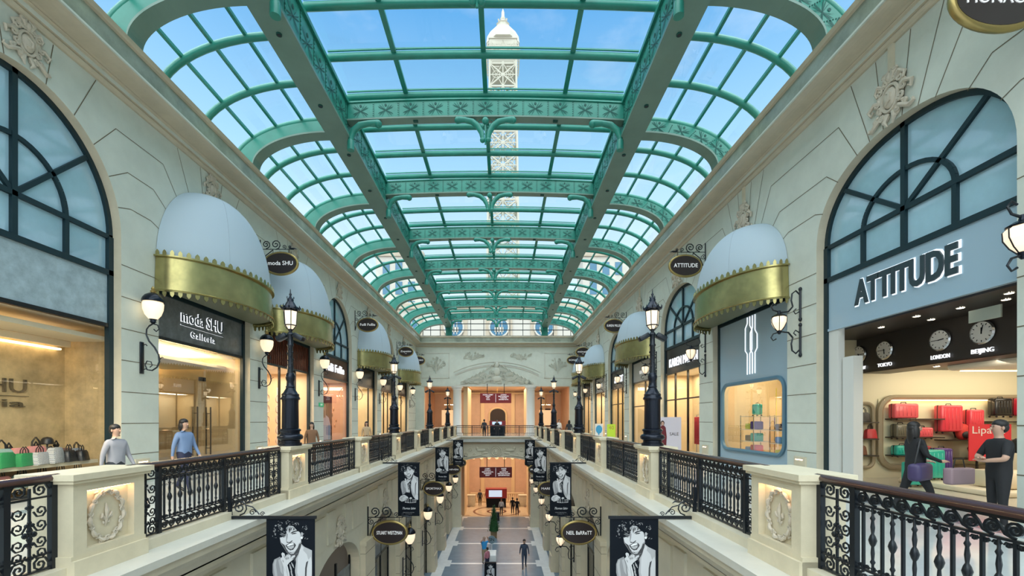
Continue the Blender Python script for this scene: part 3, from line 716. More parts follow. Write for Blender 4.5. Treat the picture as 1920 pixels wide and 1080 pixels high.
# ------------------------------------------------------------------ iron railing panels
PL=3.97-PLEN
def turned(mb,y,z0,z1):
    h=z1-z0
    mb.lathe([(.009,0),(.009,h*.12),(.018,h*.16),(.010,h*.2),(.013,h*.3),(.010,h*.40),(.020,h*.44),(.028,h*.50),(.020,h*.56),(.010,h*.6),(.015,h*.7),(.010,h*.8),(.018,h*.84),(.009,h*.88),(.009,h)],(0,y,z0),7)
def scrollrow(mb,y0,y1,zc,r,flip=1,seg=14):
    n=max(1,int(round((y1-y0)/(r*2.12)))); p=(y1-y0)/n
    for i in range(n):
        c=y0+p*(i+.5)
        pts=spiral(c,zc,r*.92,PI*.5*flip+PI,1.9,seg+8,.12,flip)
        mb.tube([(0,a,b) for a,b in pts],[.010]*(len(pts)-3)+[.011,.013,.015],4,0,False)
        mb.tube([(0,c+r*.1,zc-flip*r*.95),(0,c+p*.45,zc-flip*r*.6),(0,c+p*.72,zc+flip*r*.35),(0,c+p*.98,zc+flip*r*.98)],.009,4,0,False)
def smallrow(mb,y0,y1,z,r,up=-1):
    n=int(round((y1-y0)/(r*2.3))); p=(y1-y0)/n
    for i in range(n+1):
        c=y0+p*i
        for s_ in (-1,1):
            if y0-.01<c+s_*r<y1+.01: mb.tube([(0,c+s_*(r*.95-a*1)*1.0,z+up*b*-1) for a,b in spiral(0,0,r*.75,0,1.2,7,.2)],.006,4,0,False)
def ornament_bay(mb,y0,y1):
    c=(y0+y1)/2; w=(y1-y0)/2
    for z in (1.0,.36): 
        for s_ in (-1,1): mb.tube([(0,c+s_*w*.52+s_*a,b) for a,b in spiral(0,z,w*.42,0,1.7,12,.12)],.009,4,0,False)
    for z in (.82,.70,.56,.46):
        for s_ in (-1,1): mb.tube([(0,c+s_*(w*.55)+s_*a,b) for a,b in spiral(0,z,w*.36,PI,1.5,10,.15)],.008,4,0,False)
    mb.tube([(0,c,.3),(0,c,1.02)],.012,5)
    for z,q in ((.63,.045),(.55,.03),(.71,.03),(.86,.025),(.43,.025)):
        for a in range(4): mb.ell((0,c+q*.8*cos(a*PI/2+PI/4*0),z+q*.8*sin(a*PI/2)),(.014,q*.6,q*.6),6,4)
def panel(detail=True):
    t=thing('iron_railing','x','railing'); 
    m=MB(); 
    prof=[(-.04,1.068),(-.045,1.09),(-.03,1.115),(0,1.122),(.03,1.115),(.045,1.09),(.04,1.068)]
    m.extr(prof,'Y',-.02,PL+.02,0,True,True); m.build('handrail',RAILW,t)
    m=MB(); m.box(-.018,0,1.045,.018,PL,1.068); m.box(-.012,0,.925,.012,PL,.94); m.box(-.015,0,.30,.015,PL,.318); m.box(-.012,0,.43,.012,PL,.445)
    if detail: m.build('frame',IRON,t)
    B=.40; posts=[.025,B,PL/2,PL-B,PL-.025]
    if not detail:
        scrollrow(m,B+.03,PL-B-.03,.995,.05,1,8); scrollrow(m,B+.03,PL-B-.03,.373,.05,-1,8)
        for i,y in enumerate(posts): m.box(-.02,y-.022,.29,.02,y+.022,1.07)
        n=26
        for (a,b) in ((B,PL/2),(PL/2,PL-B)):
            for i in range(1,13):
                y=a+(b-a)*i/13
                if i%2: m.tube([(0,y,.44),(0,y,.60),(0,y,.68),(0,y,.76),(0,y,.93)],[.01,.01,.024,.01,.01],4,0,False)
                else: m.box(-.009,y-.009,.44,.009,y+.009,.93)
        m.build('grille',IRON,t)
        m=MB(); ornament_bay(m,.05,B-.02); ornament_bay(m,PL-B+.02,PL-.05); m.build('scroll_bays',IRON,t)
        return t
    m=MB(); scrollrow(m,B+.03,PL/2-.03,.993,.052); scrollrow(m,PL/2+.03,PL-B-.03,.993,.052); m.build('scroll_frieze',IRON,t)
    m=MB(); scrollrow(m,B+.03,PL/2-.03,.373,.052,-1); scrollrow(m,PL/2+.03,PL-B-.03,.373,.052,-1); m.build('scroll_frieze',IRON,t)
    m=MB(); smallrow(m,B+.03,PL/2-.03,.90,.026); smallrow(m,PL/2+.03,PL-B-.03,.90,.026); smallrow(m,B+.03,PL-B-.03,.47,.026,1); m.build('small_scrolls',IRON,t)
    pm=MB(); pm.box(-.022,-.025,.285,.022,.025,1.07); po=pm.build('post',IRON,t,(0,posts[0],0))
    for y in posts[1:]:
        c=po.copy(); COL.objects.link(c); c.location=(0,y,0)
    tm=MB(); turned(tm,0,.44,.93); bm_=MB(); bm_.box(-.009,-.009,.44,.009,.009,.93)
    to=bo=None
    for (a,b) in ((B,PL/2),(PL/2,PL-B)):
        for i in range(1,14):
            y=a+(b-a)*i/14
            if i%2==0:
                if not to: to=tm.build('turned_baluster',IRON,t,(0,y,0))
                else: c=to.copy(); COL.objects.link(c); c.location=(0,y,0)
            else:
                if not bo: bo=bm_.build('plain_baluster',IRON,t,(0,y,0))
                else: c=bo.copy(); COL.objects.link(c); c.location=(0,y,0)
    m=MB(); ornament_bay(m,.05,B-.02); m.build('scroll_bay',IRON,t)
    m=MB(); ornament_bay(m,PL-B+.02,PL-.05); m.build('scroll_bay',IRON,t)
    return t
PA=panel(True); PB=panel(False); ua=ub=False
for side in (-1,1):
    for k in range(-1,8):
        y=3.93+3.97*k+PLEN; loc=(hx(side,RH),y,0)
        sd='left' if side<0 else 'right'
        lab='black iron railing on %s gallery, %s'%(sd,'at the photo edge before the first pedestal' if k<0 else 'between %s and %s pedestals'%(cnt[k],cnt[k+1]))
        if k<3:
            if not ua: PA.location=loc; PA['label']=lab; PA['group']='gallery railings'; ua=True
            else: copy_tree(PA,loc,0,lab)
        else:
            if not ub: PB.location=loc; PB['label']=lab; PB['group']='gallery railings'; ub=True
            else: copy_tree(PB,loc,0,lab)
# end railing on the bridge
for (nm,x0,x1,yv,rot) in (('f',hx(-1,RH),hx(1,RH),VE+.5,0),):
    t=thing('iron_railing','dark iron railing with brown handrail across the bridge at far end','railing',(0,yv,0),0,'gallery railings')
    m=MB(); m.box(x0,-.04,1.06,x1,.04,1.12); m.build('handrail',RAILW,t)
    m=MB(); n=70
    for i in range(n+1):
        x=x0+(x1-x0)*i/n; m.box(x-.012,-.012,.25,x+.012,.012,1.06)
    for z in (.25,.42,.92): m.box(x0,-.015,z,x1,.015,z+.03)
    for i in range(6): x=x0+(x1-x0)*i/5; m.box(x-.03,-.03,.2,x+.03,.03,1.08)
    m.build('grille',IRON,t)
for side in (-1,1):
    m=MB(); m.box(-.04,0,1.06,.04,1.5,1.12); 
    t=thing('iron_railing','short iron railing at the far %s corner of the void'%('left' if side<0 else 'right'),'railing',(hx(side,RH),PK[-1]+PLEN,0),0,'gallery railings')
    m.build('handrail',RAILW,t); m=MB()
    for i in range(14): m.box(-.012,.05+i*.1,.29,.012,.07+i*.1,1.06)
    for z in (.3,.43,.92,1.04): m.box(-.015,0,z,.015,1.45,z+.02)
    m.build('grille',IRON,t)
# ------------------------------------------------------------------ street lamps on pedestals
def oct_taper(mb,z0,r0,z1,r1,n=6,mi=0,a0=0): mb.lathe([(r0,z0),(r1,z1)],(0,0,0),n,mi,False,a0)
def street_lamp():
    t=thing('street_lamp','x','lamp')
    m=MB(); m.lathe([(.20,0),(.20,.05),(.17,.06),(.17,.10),(.215,.13),(.225,.17),(.20,.205),(.165,.22),(.165,.26),(.185,.28),(.185,.30),(.155,.32)],(0,0,0),24); m.build('base',IRONB,t)
    m=MB(); m.lathe([(.15,.32),(.155,.34),(.15,.80),(.155,.86)],(0,0,0),8,0,False); m.lathe([(.165,.86),(.172,.88),(.165,.90),(.15,.92),(.155,.96),(.13,.98),(.10,1.03),(.075,1.08),(.085,1.10),(.07,1.12),(.065,1.2),(.08,1.24),(.085,1.30),(.06,1.36)],(0,0,0),20); m.build('pedestal_shaft',IRONB,t)
    m=MB(); m.lathe([(.055,1.36),(.05,1.5),(.046,1.85),(.06,1.87),(.06,1.89),(.045,1.91),(.045,2.06),(.06,2.08),(.05,2.11),(.03,2.13),(.035,2.16)],(0,0,0),14)
    for i in range(16):
        a=i*2.4; m.ell((.05*cos(a),.05*sin(a),1.40+i*.027),(.014,.014,.02),6,4)
    m.build('post',IRON,t)
    m=MB(); m.lathe([(.035,2.16),(.06,2.2),(.105,2.25),(.125,2.52)],(0,0,0),6,0,False); g=m.build('lantern_glass',LAMPG,t)
    m=MB()
    for i in range(6):
        a=i*PI/3; m.tube([(.04*cos(a),.04*sin(a),2.16),(.108*cos(a),.108*sin(a),2.25),(.128*cos(a),.128*sin(a),2.53)],.008,5)
    for r_,z in ((.11,2.25),(.13,2.52),(.05,2.17)): m.lathe([(r_+.003,z-.01),(r_+.010,z),(r_+.003,z+.01),(r_-.01,z)],(0,0,0),6,0,False)
    m.build('lantern_cage',IRON,t)
    m=MB(); m.lathe([(.125,2.53),(.155,2.55),(.15,2.58),(.10,2.62),(.07,2.68),(.055,2.70),(.06,2.73),(.035,2.76),(.015,2.80),(.025,2.83),(.01,2.86),(.005,2.93)],(0,0,0),12)
    for i in range(10):
        a=i*PI/5; m.tube([(.15*cos(a),.15*sin(a),2.55),(.175*cos(a),.175*sin(a),2.59),(.165*cos(a),.165*sin(a),2.62)],[.012,.012,.004],5)
    for i in range(4):
        a=i*PI/2+.4; m.tube([(.03*cos(a),.03*sin(a),2.74),(.06*cos(a),.06*sin(a),2.76),(.055*cos(a),.055*sin(a),2.79)],.008,5)
    m.build('crown',IRONB,t)
    m=MB(); 
    for s_ in (-1,1):
        m.tube([(s_*.04,0,2.08),(s_*.12,0,2.04)],.012,5); m.M=Matrix.Translation((s_*.16,0,2.03))@Matrix.Rotation(s_*.5,4,'Y'); m.rbox(-.10,-.07,-.045,.10,.07,.045,.015); m.M=Matrix()
    m.build('spotlights',IRON,t)
    return t
l0=street_lamp(); u=False
for side in (-1,1):
    for q,k in enumerate((1,3,5,7)):
        loc=(hx(side,RH),PK[k]+PLEN/2,1.115); lab='black iron street lamp with lit lantern, %s along the %s railing'%(('nearest','second','third','farthest')[q],'left' if side<0 else 'right')
        if not u: l0.location=loc; l0['label']=lab; l0['group']='street lamps on the railings'; u=True
        else: copy_tree(l0,loc,PI if side>0 else 0,lab)
# ------------------------------------------------------------------ wall lamps
def wall_lamp_acorn():
    # local: wall at x=0, hall towards +x, z=0 at backplate centre
    t=thing('wall_lamp','x','lamp'); m=MB(); m.rbox(0,-.06,-.40,.035,.06,.40,.01,1); m.build('backplate',IRON,t)
    m=MB(); P=[(.03,0,.30),(.15,0,.36),(.20,0,.28),(.12,0,.20)]
    m.tube([(.04,0,.32),(.12,0,.34),(.15,0,.30)],.012,6)
    m.tube([(.20,0,.80),(.14,0,.72),(.13,0,.58),(.20,0,.42),(.34,0,.26),(.44,0,.08),(.46,0,-.10),(.40,0,-.24),(.28,0,-.32),(.15,0,-.30),(.10,0,-.18),(.15,0,-.08),(.25,0,-.10),(.28,0,-.19),(.22,0,-.24)],[.014,.016,.018,.02,.02,.02,.02,.018,.017,.016,.015,.013,.012,.011,.012],6)
    m.tube([(.20,0,.80),(.30,0,.86),(.42,0,.82),(.45,0,.72),(.38,0,.66),(.32,0,.72)],[.02,.018,.016,.014,.012,.014],6)
    m.tube([(.46,0,-.06),(.53,0,.02),(.56,0,.0)],.010,5); m.tube([(.04,0,-.3),(.12,0,-.28)],.012,5)
    m.build('scroll_bracket',IRON,t)
    m=MB(); m.lathe([(.03,.86),(.07,.90),(.06,.94),(.09,.97)],(.3,0,0),14); m.build('cup',IRONB,t)
    m=MB(); m.lathe([(.09,.97),(.17,1.08),(.215,1.22),(.225,1.36),(.20,1.42)],(.3,0,0),20); g=m.build('globe',LAMPG,t)
    m=MB(); m.lathe([(.235,1.40),(.24,1.44),(.22,1.50),(.17,1.57),(.09,1.62),(.05,1.64)],(.3,0,0),20); m.build('cap',IRONB,t)
    m=MB(); m.lathe([(.05,1.64),(.065,1.68),(.03,1.71),(.045,1.74),(.01,1.80)],(.3,0,0),10); m.build('finial',GOLDR,t)
    return t
def wall_lamp_lantern():
    t=thing('wall_lamp','x','lamp'); 
    for s_,zc in ((1,.95),(-1,0)):
        m=MB(); m.tube([(.02,0,zc-.38),(.02,0,zc+.38)],.03,6); m.ell((.02,0,zc+.4),(.045,.045,.06)); m.ell((.02,0,zc-.4),(.045,.045,.06)); m.build('backplate',IRON,t)
        m=MB(); q=1 if s_>0 else -1
        m.tube([(.03,0,zc+q*.25),(.14,0,zc+q*.36),(.24,0,zc+q*.28),(.26,0,zc+q*.1),(.22,0,zc-q*.06)],.02,6)
        m.tube([(.22,0,zc-q*.06),(.34,0,zc-q*.20),(.55,0,zc-q*.22),(.74,0,zc-q*.16),(.80,0,zc-q*.06),(.74,0,zc+q*.02),(.66,0,zc-q*.03)],[.022,.022,.02,.018,.016,.014,.018],6)
        m.tube([(.05,0,zc-q*.2),(.15,0,zc-q*.26),(.2,0,zc-q*.18),(.13,0,zc-q*.12)],.015,6)
        m.build('scroll_bracket',IRON,t)
    m=MB(); m.lathe([(.05,.25),(.12,.33),(.18,.45),(.19,.57),(.15,.62)],(.58,0,0),8,0,False); m.build('globe',LAMPG,t)
    m=MB()
    for i in range(6):
        a=i*PI/3; m.tube([(.58+.04*cos(a),.04*sin(a),.22),(.58+.13*cos(a),.13*sin(a),.33),(.58+.195*cos(a),.195*sin(a),.46),(.58+.2*cos(a),.2*sin(a),.58),(.58+.12*cos(a),.12*sin(a),.64)],.009,5)
    m.lathe([(.17,.61),(.18,.63),(.10,.68),(.05,.70),(.03,.78)],(.58,0,0),12); m.lathe([(.02,.15),(.05,.19),(.06,.25)],(.58,0,0),10); m.build('cage',IRONB,t)
    return t
wa=wall_lamp_acorn(); wb=wall_lamp_lantern(); ua=ub=False
LP_=[5.75,11.15,16.54,21.93,27.33,32.72,38.1,43.5]; RP_=[6.26,11.77,17.28,22.79,28.3,33.8,39.3,44.8]
shopn=['at the photo edge','by the bag shop window','by the second shop','by the third shop','by the fourth shop','by the fifth shop','by the sixth shop','nearest the end wall']
for k,y in enumerate(LP_):
    loc=(hx(-1,HW),y,3.16); lab='lit acorn globe wall lamp, upper left wall, pier %d of eight from the camera'%(k+1)
    if not ua: wa.location=loc; wa['label']=lab; wa['group']='upper left wall lamps'; ua=True
    else: copy_tree(wa,loc,0,lab)
for k,y in enumerate(RP_):
    loc=(hx(1,HW),y,3.72); lab='lit lantern between iron scrolls, upper right wall, pier %d of eight counted inwards'%(k+1)
    if not ub: wb.location=loc; wb.rotation_euler=(0,0,PI); wb['label']=lab; wb['group']='upper right wall lamps'; ub=True
    else: copy_tree(wb,loc,PI,lab)
for k in range(5):
    y=14+4.5*(k+1)
    copy_tree(wa,(hx(-1,LW-.16),y,-4.55),0,'lit acorn wall lamp on lower left wall, pier %d of five counted inwards'%(k+1),group='lower left wall lamps')
    copy_tree(wb,(hx(1,LW-.16),y,-3.9),PI,'lit lantern wall lamp on lower right wall, pier %d of five counted inwards'%(k+1),group='lower right wall lamps')
# ------------------------------------------------------------------ oval hanging signs
def oval_sign(side,y,z,half,txt,lab,group,rx=.64,ry=.42,bh=.85,tsize=.22,sub=None,maxw=None):
    # sign faces the camera; bracket on the wall at distance half
    xw=hx(side,half); d=-side; t=thing('oval_sign',lab,'sign',(xw,y,z),0,group)
    cx_=.16+rx
    n=36
    m=MB(Matrix.Translation((d*cx_,0,0))@Matrix.Rotation(PI/2,4,'X')); 
    m.add([(rx*1.0*cos(2*PI*i/n)*.92,ry*.90*sin(2*PI*i/n),zz) for zz in (-.05,.05) for i in range(n)],[tuple(range(n-1,-1,-1)),tuple(range(n,2*n))]+[(i,(i+1)%n,n+(i+1)%n,n+i) for i in range(n)])
    m.build('sign_board',OVAL,t)
    m=MB(Matrix.Translation((d*cx_,0,0))@Matrix.Rotation(PI/2,4,'X')); m.tube([(rx*.96*cos(2*PI*i/n),ry*.95*sin(2*PI*i/n),0) for i in range(n+1)],.055,8); m.build('gilt_rim',GOLDR,t)
    m=MB(); textmb(m,txt,tsize,basis((d*cx_,-.055,.0 if not sub else .03),'-Y'),0,.006,maxw=maxw or rx*1.45)
    if sub: textmb(m,sub,tsize*.3,basis((d*cx_,-.055,-.16),'-Y'),0,.004)
    m.build('lettering',WHITE,t)
    m=MB(); top=ry+.12
    m.tube([(d*.02,0,-.35),(d*.02,0,top+.35)],.022,6)
    m.tube([(d*.02,0,top),(d*(cx_+rx*.75),0,top)],.014,5)
    for x,r_,a in ((.24,.16,0),(.60,.19,1)): m.tube([(d*(x+p),0,q) for p,q in spiral(0,top+.18,r_,-PI/2,1.7,16,.12)],.02,5)
    for x,r_ in ((.92,.09),(1.12,.06)): m.tube([(d*(x+p),0,q) for p,q in spiral(0,top+.09,r_,-PI/2,1.5,10,.12)],.015,5)
    m.tube([(d*1.1,0,top+.04),(d*1.3,0,top+.03),(d*1.42,0,top)],[.02,.03,.004],5)
    m.tube([(d*.03,0,-.3),(d*.10,0,0),(d*.22,0,.3),(d*.5,0,top-.02)],.018,5)
    m.tube([(d*(.12+p),0,q) for p,q in spiral(0,.35,.11,PI/2,1.6,12,.15)],.014,5)
    for x in (-.3,.3): m.tube([(d*(cx_+x),0,top),(d*(cx_+x),0,ry*.85)],.01,4)
    m.build('scroll_bracket',IRON,t)
    return t
G='oval shop signs on the upper galleries'
for y,txt,lab,mw,sub in ((16.6,'moda SHU','dark oval sign reading moda SHU above second awning',None,None),(27.3,'Folli Follie','dark oval sign with rounded white script over the third left awning',None,None),
    (38.1,'Zepetto','dark oval sign with playful white letters over the far left awning',None,'PARIS'),(43.8,'SANDRO','small half hidden oval sign by left corner of end wall',None,'PARIS')):
    oval_sign(-1,y,7.45,HW,txt,lab,G,maxw=mw,sub=sub)
for y,txt,lab,sub in ((6.35,'MONACO','dark oval sign cut by the top right photo corner',None),(17.28,'ATTITUDE','dark oval sign reading ATTITUDE above the right awning',None),
    (28.3,'KAREN MILLEN','dark oval sign with thin white capitals over second right awning',None),(39.3,'minelli','dark oval sign in lowercase serif letters on far right wall','PARIS'),(44.6,'SONIA','small oval sign near right corner of end wall',None)):
    s=oval_sign(1,y,7.6,HW,txt,lab,G,rx=.68 if txt=='MONACO' else .64,tsize=.22,sub=sub)
G='oval shop signs over the lower arcade'
for y,a,b,la,lb in ((14.2,'STUART WEITZMAN','NEIL BaRReTT','nearest brown oval sign on lower left wall, thin capitals','nearest brown oval sign on lower right wall, bold mixed letters'),
    (23.3,'SPORTMAX','MARELLA','second brown oval sign on lower left wall, outlined capitals','second brown oval sign on lower right wall, behind a banner'),
    (32.2,'CARVEN','RENE','third oval sign on lower left wall, wide spaced capitals','third oval sign on lower right wall, partly behind banner'),
    (37.2,'CK','KOI','farthest little oval sign on lower left, behind the far banner','farthest little oval sign on lower right, behind the far banner')):
    oval_sign(-1,y,-2.02,LW,a,la,G,.56,.37,tsize=.16); oval_sign(1,y,-2.02,LW,b,lb,G,.56,.37,tsize=.17)
# ------------------------------------------------------------------ banners with portrait print
def P2(mb,pts,z,mi): mb.add([(x,-z,y) for x,y in pts],[tuple(range(len(pts)))],mi)
def ov(cx_,cy,rx,ry,n=18,a0=0): return [(cx_+rx*cos(a0+2*PI*i/n),cy+ry*sin(a0+2*PI*i/n)) for i in range(n)]
BW,BH=.69,1.72
GREYS=[BLACK,mat('print_light_grey',(.62,.62,.63),.6),mat('print_mid_grey',(.30,.30,.31),.6),mat('print_dark_grey',(.07,.07,.075),.6),mat('print_white',(.85,.85,.85),.6),mat('print_soft_grey',(.45,.45,.46),.6)]
def banner(pattern=0):
    t=thing('hanging_banner','x','banner'); m=MB()
    m.box(0,-.004,-BH,BW,.004,0,0)
    BHX=0
    # all print shapes lie on both faces just off the cloth
    for fb_ in (1,-1):
        z=[.0045]
        def S_(pts,mi): 
            z[0]+=.00006; P2(m,pts,z[0]*fb_,mi)
        R=random.Random(5)
        def U(pts,mi): S_([((p-90)*.000812,-(q-100)*.000812) for p,q in pts],mi)
        def st(p0,p1,w_,mi):   # brush stroke
            x0,y0=p0; x1,y1=p1; L_=math.hypot(x1-x0,y1-y0)+.01; nx,ny=-(y1-y0)/L_*w_,(x1-x0)/L_*w_
            U([(x0-nx*.3,y0-ny*.3),((x0+x1)/2-nx,(y0+y1)/2-ny),(x1-nx*.2,y1-ny*.2),(x1+nx*.2,y1+ny*.2),((x0+x1)/2+nx,(y0+y1)/2+ny),(x0+nx*.3,y0+ny*.3)],mi)
        # bare chest and open jacket, right shoulder
        U([(600,780),(700,575),(760,630),(890,690),(890,1560),(740,1500),(690,1440),(640,1330),(600,1150),(585,960)],5)
        U([(640,820),(700,650),(800,760),(830,860),(790,1000),(780,1200),(740,1350),(680,1250),(630,1080)],1)
        U([(705,600),(745,640),(730,720),(690,800),(650,850),(660,740)],1)
        U([(820,870),(870,800),(888,900),(888,1300),(830,1420),(800,1250),(790,1040)],1); U([(790,900),(825,870),(800,1000),(790,1250),(770,1380),(765,1200),(770,1000)],3)
        U([(740,1480),(830,1330),(888,1400),(888,1570),(780,1570)],1)
        # left shoulder and arm
        U([(200,1080),(200,930),(230,850),(330,800),(370,860),(410,1000),(420,1250),(360,1330),(270,1380),(240,1250)],2)
        U([(225,1050),(215,940),(240,860),(270,850),(260,950),(280,1100),(300,1250),(270,1300)],5); U([(300,860),(340,840),(370,960),(380,1120),(340,1060)],5)
        # dark cleft with pendants
        U([(470,960),(560,860),(600,800),(610,900),(590,1050),(620,1250),(600,1450),(520,1500),(450,1420),(420,1200)],0)
        for q in ((500,930,540,1080),(530,900,575,1000),(520,1050,560,1180),(470,1150,500,1280),(540,1180,560,1300)): st(q[:2],q[2:],13,1); st((q[0]+8,q[1]),(q[2]-6,q[3]),4,3)
        U([(430,1180),(480,1150),(560,1180),(570,1240),(520,1290),(440,1270)],5)
        # stubbled jaw, face
        U([(325,470),(340,560),(400,650),(440,720),(500,775),(560,785),(640,740),(690,650),(705,560),(700,440),(680,370),(620,330),(560,265),(480,250),(430,300),(430,400),(350,440)],2)
        U([(330,470),(350,550),(420,620),(450,690),(520,735),(590,715),(640,640),(660,570),(697,540),(695,440),(675,375),(620,335),(560,270),(485,258),(440,300),(445,400),(360,450)],1)
        U([(340,545),(400,640),(440,715),(505,770),(565,778),(640,735),(690,650),(705,565),(670,580),(640,650),(600,705),(540,725),(480,715),(440,660),(415,600)],3)
        U([(450,700),(520,735),(600,705),(570,750),(520,755)],5); U([(480,270),(560,270),(610,330),(560,345),(500,330)],1)
        # nose, eyes, mouth
        U([(440,400),(468,400),(462,470),(445,545),(437,520)],2); U([(442,530),(470,548),(500,545),(545,512),(548,530),(505,562),(450,556)],3); U([(455,540),(480,546),(470,556)],0)
        U([(510,395),(540,365),(590,348),(645,335),(655,352),(590,366),(545,385)],0); U([(528,398),(560,384),(610,380),(625,390),(590,402),(545,408)],3); U(ov(588,390,12,7,8),0)
        U([(335,450),(380,425),(430,418),(432,432),(385,442),(345,468)],0); U([(360,455),(400,440),(432,446),(400,462)],3)
        U([(425,600),(470,575),(500,557),(540,552),(590,565),(612,602),(590,640),(560,680),(510,690),(470,665),(440,630)],3)
        U([(445,603),(500,575),(555,562),(580,580),(540,598),(470,618)],4); U([(455,622),(520,612),(578,598),(570,640),(530,668),(490,660)],5); U([(452,618),(530,604),(585,590),(520,616)],0); U([(470,575),(520,560),(560,556),(520,572)],5)
        # neck shade
        U([(560,785),(640,740),(700,585),(660,740),(610,830),(590,900),(575,850)],3)
        # curls
        U([(180,420),(170,330),(210,230),(300,180),(450,165),(620,170),(760,190),(830,280),(830,420),(780,540),(700,500),(690,380),(620,330),(560,260),(490,245),(440,290),(440,395),(330,450),(320,500),(250,500)],0)
        for (cx_,cy_,rad,nr) in ((290,315,95,7),(400,330,60,4),(250,440,60,3),(760,290,60,4),(740,430,45,3),(640,240,50,4),(480,210,60,4),(330,210,50,3),(560,205,50,3),(790,480,35,2)):
            for k in range(nr*3):
                a0=R.uniform(0,6.28); rr_=rad*R.uniform(.35,1.0); da=R.uniform(.35,.8)
                P_=[(cx_+rr_*cos(a0+da*j/4),cy_+rr_*.85*sin(a0+da*j/4)) for j in range(5)]
                Q_=[(cx_+(rr_-R.uniform(4,9))*cos(a0+da*j/4),cy_+(rr_-7)*.85*sin(a0+da*j/4)) for j in range(4,-1,-1)]
                U(P_+Q_[1:4],R.choice([2,5,5,1,3]))
        for q in ((490,255,495,385),(520,262,505,370),(548,270,525,345),(430,300,455,395),(470,260,440,390),(560,280,600,330),(420,330,430,440),(585,300,560,345)): st(q[:2],q[2:],7,0)
        for q in ((345,380,420,410),(330,405,400,425),(440,340,452,385)): st(q[:2],q[2:],5,5)
        U(ov(718,405,22,38,12),2); U(ov(722,400,12,22,10),5); U(ov(715,465,20,24,10),4)
        # raised hand with ring, forearm
        U([(345,830),(372,800),(430,810),(540,800),(575,840),(500,900),(465,945),(500,1080),(520,1250),(430,1280),(400,1100),(385,960)],1)
        U([(375,805),(358,745),(380,722),(415,742),(432,800),(420,840)],1); U([(430,815),(450,762),(490,748),(520,775),(545,810),(500,850)],1); U([(530,800),(560,780),(597,768),(602,790),(560,850),(510,880)],1)
        for q in ((400,760,425,830),(432,815,450,860),(520,780,530,830),(455,770,500,762),(545,850,590,800),(380,850,400,900)): st(q[:2],q[2:],5,3)
        U(ov(470,820,28,24,12),2); U(ov(470,815,18,14,10),5); st((360,870),(420,1060),8,5); st((440,960),(480,1180),9,5)
        # lower hand and bracelets
        U([(140,1500),(210,1410),(350,1370),(480,1450),(520,1540),(400,1610),(240,1640),(150,1580)],1); U([(170,1510),(240,1450),(330,1440),(300,1500),(200,1560)],5)
        for q in ((170,1560,300,1530),(200,1600,320,1570),(260,1430,380,1440)): st(q[:2],q[2:],6,3)
        for k,(yy_,w_) in enumerate(((1560,230),(1610,250),(1665,240))):
            U(ov(590,yy_,w_,42,20),0); U(ov(590,yy_-6,w_*.97,34,20),(4,5,1)[k]); U(ov(590,yy_-14,w_*.9,26,20),0)
            for j in range(5): U(ov(590+(j-2)*w_*.38,yy_+14-abs(j-2)*5,22,16,8),R.choice([1,4,5]))
        U([(540,1500),(600,1460),(660,1500),(620,1540),(560,1540)],1)
        M=basis((BW/2,-z[0]-.0006,-1.47),'-Y')
        if fb_<0: M=Matrix.Translation((0,0,0))@Matrix(((-1,0,0,BW/2),(0,0,1,z[0]+.0006),(0,1,0,-1.47),(0,0,0,1)))
        textmb(m,'Thomas Sabo',.10,M,4,0,maxw=.42,shear=.5)
        M2=M.copy(); M2[2][3]=-1.60; textmb(m,'STERLING SILVER COLLECTION',.03,M2,5,0,maxw=.36)
        M2=M.copy(); M2[2][3]=-1.65; textmb(m,'THOMASSABO.COM',.022,M2,5,0,maxw=.22)
    m.build('printed_cloth',GREYS,t)
    m=MB(); m.box(-.52,-.018,-.03,BW+.02,.018,.01); m.box(-.54,-.02,-.05,-.50,.02,.42); m.build('pole',IRON,t)
    m=MB(); 
    m.tube([(-.38+a,0,b) for a,b in spiral(0,.13,.11,-PI/2,1.9,18,.1)],.010,5)
    m.tube([(-.49,0,.02),(-.50,0,.15),(-.47,0,.25),(-.44,0,.32)],.008,5); m.tube([(-.28,0,.16),(-.2,0,.14),(-.14,0,.08),(-.10,0,.03)],.009,5)
    m.tube([(-.2+a,0,b) for a,b in spiral(0,.06,.05,0,1.4,10,.2)],.007,5); m.tube([(-.06+a,0,b) for a,b in spiral(0,.04,.035,0,1.4,10,.2)],.006,5)
    m.tube([(-.30,0,.2),(-.24,0,.22),(-.2,0,.19)],[.004,.014,.004],5)
    m.build('scroll_support',IRON,t)
    return t
b0=banner(); b0['group']='portrait banners over the void'
def bmirror(o):   # right side: same print, mounting mirrored
    t=thing('hanging_banner','x','banner',group='portrait banners over the void')
    for c in o.children:
        n=c.copy(); 
        if c.name.startswith('printed'): COL.objects.link(n); n.parent=t; n.location=(-BW,0,0)
        else:
            n.data=c.data.copy(); 
            for v in n.data.vertices: v.co.x=-v.co.x
            COL.objects.link(n); n.parent=t
    return t
b1=bmirror(b0); nm=['nearest','second','third','farthest']
for q in range(4):
    y=PK[0]+PLEN+PL/2+7.94*q
    la='black and white portrait banner on left side of void, %s'%nm[q]; lb='black and white portrait banner on right side of void, %s'%nm[q]
    if q==0: b0.location=(hx(-1,2.78),y,.22); b0['label']=la; b1.location=(hx(1,2.80),y,.22); b1['label']=lb
    else: copy_tree(b0,(hx(-1,2.78),y,.22),0,la); copy_tree(b1,(hx(1,2.80),y,.22),0,lb)
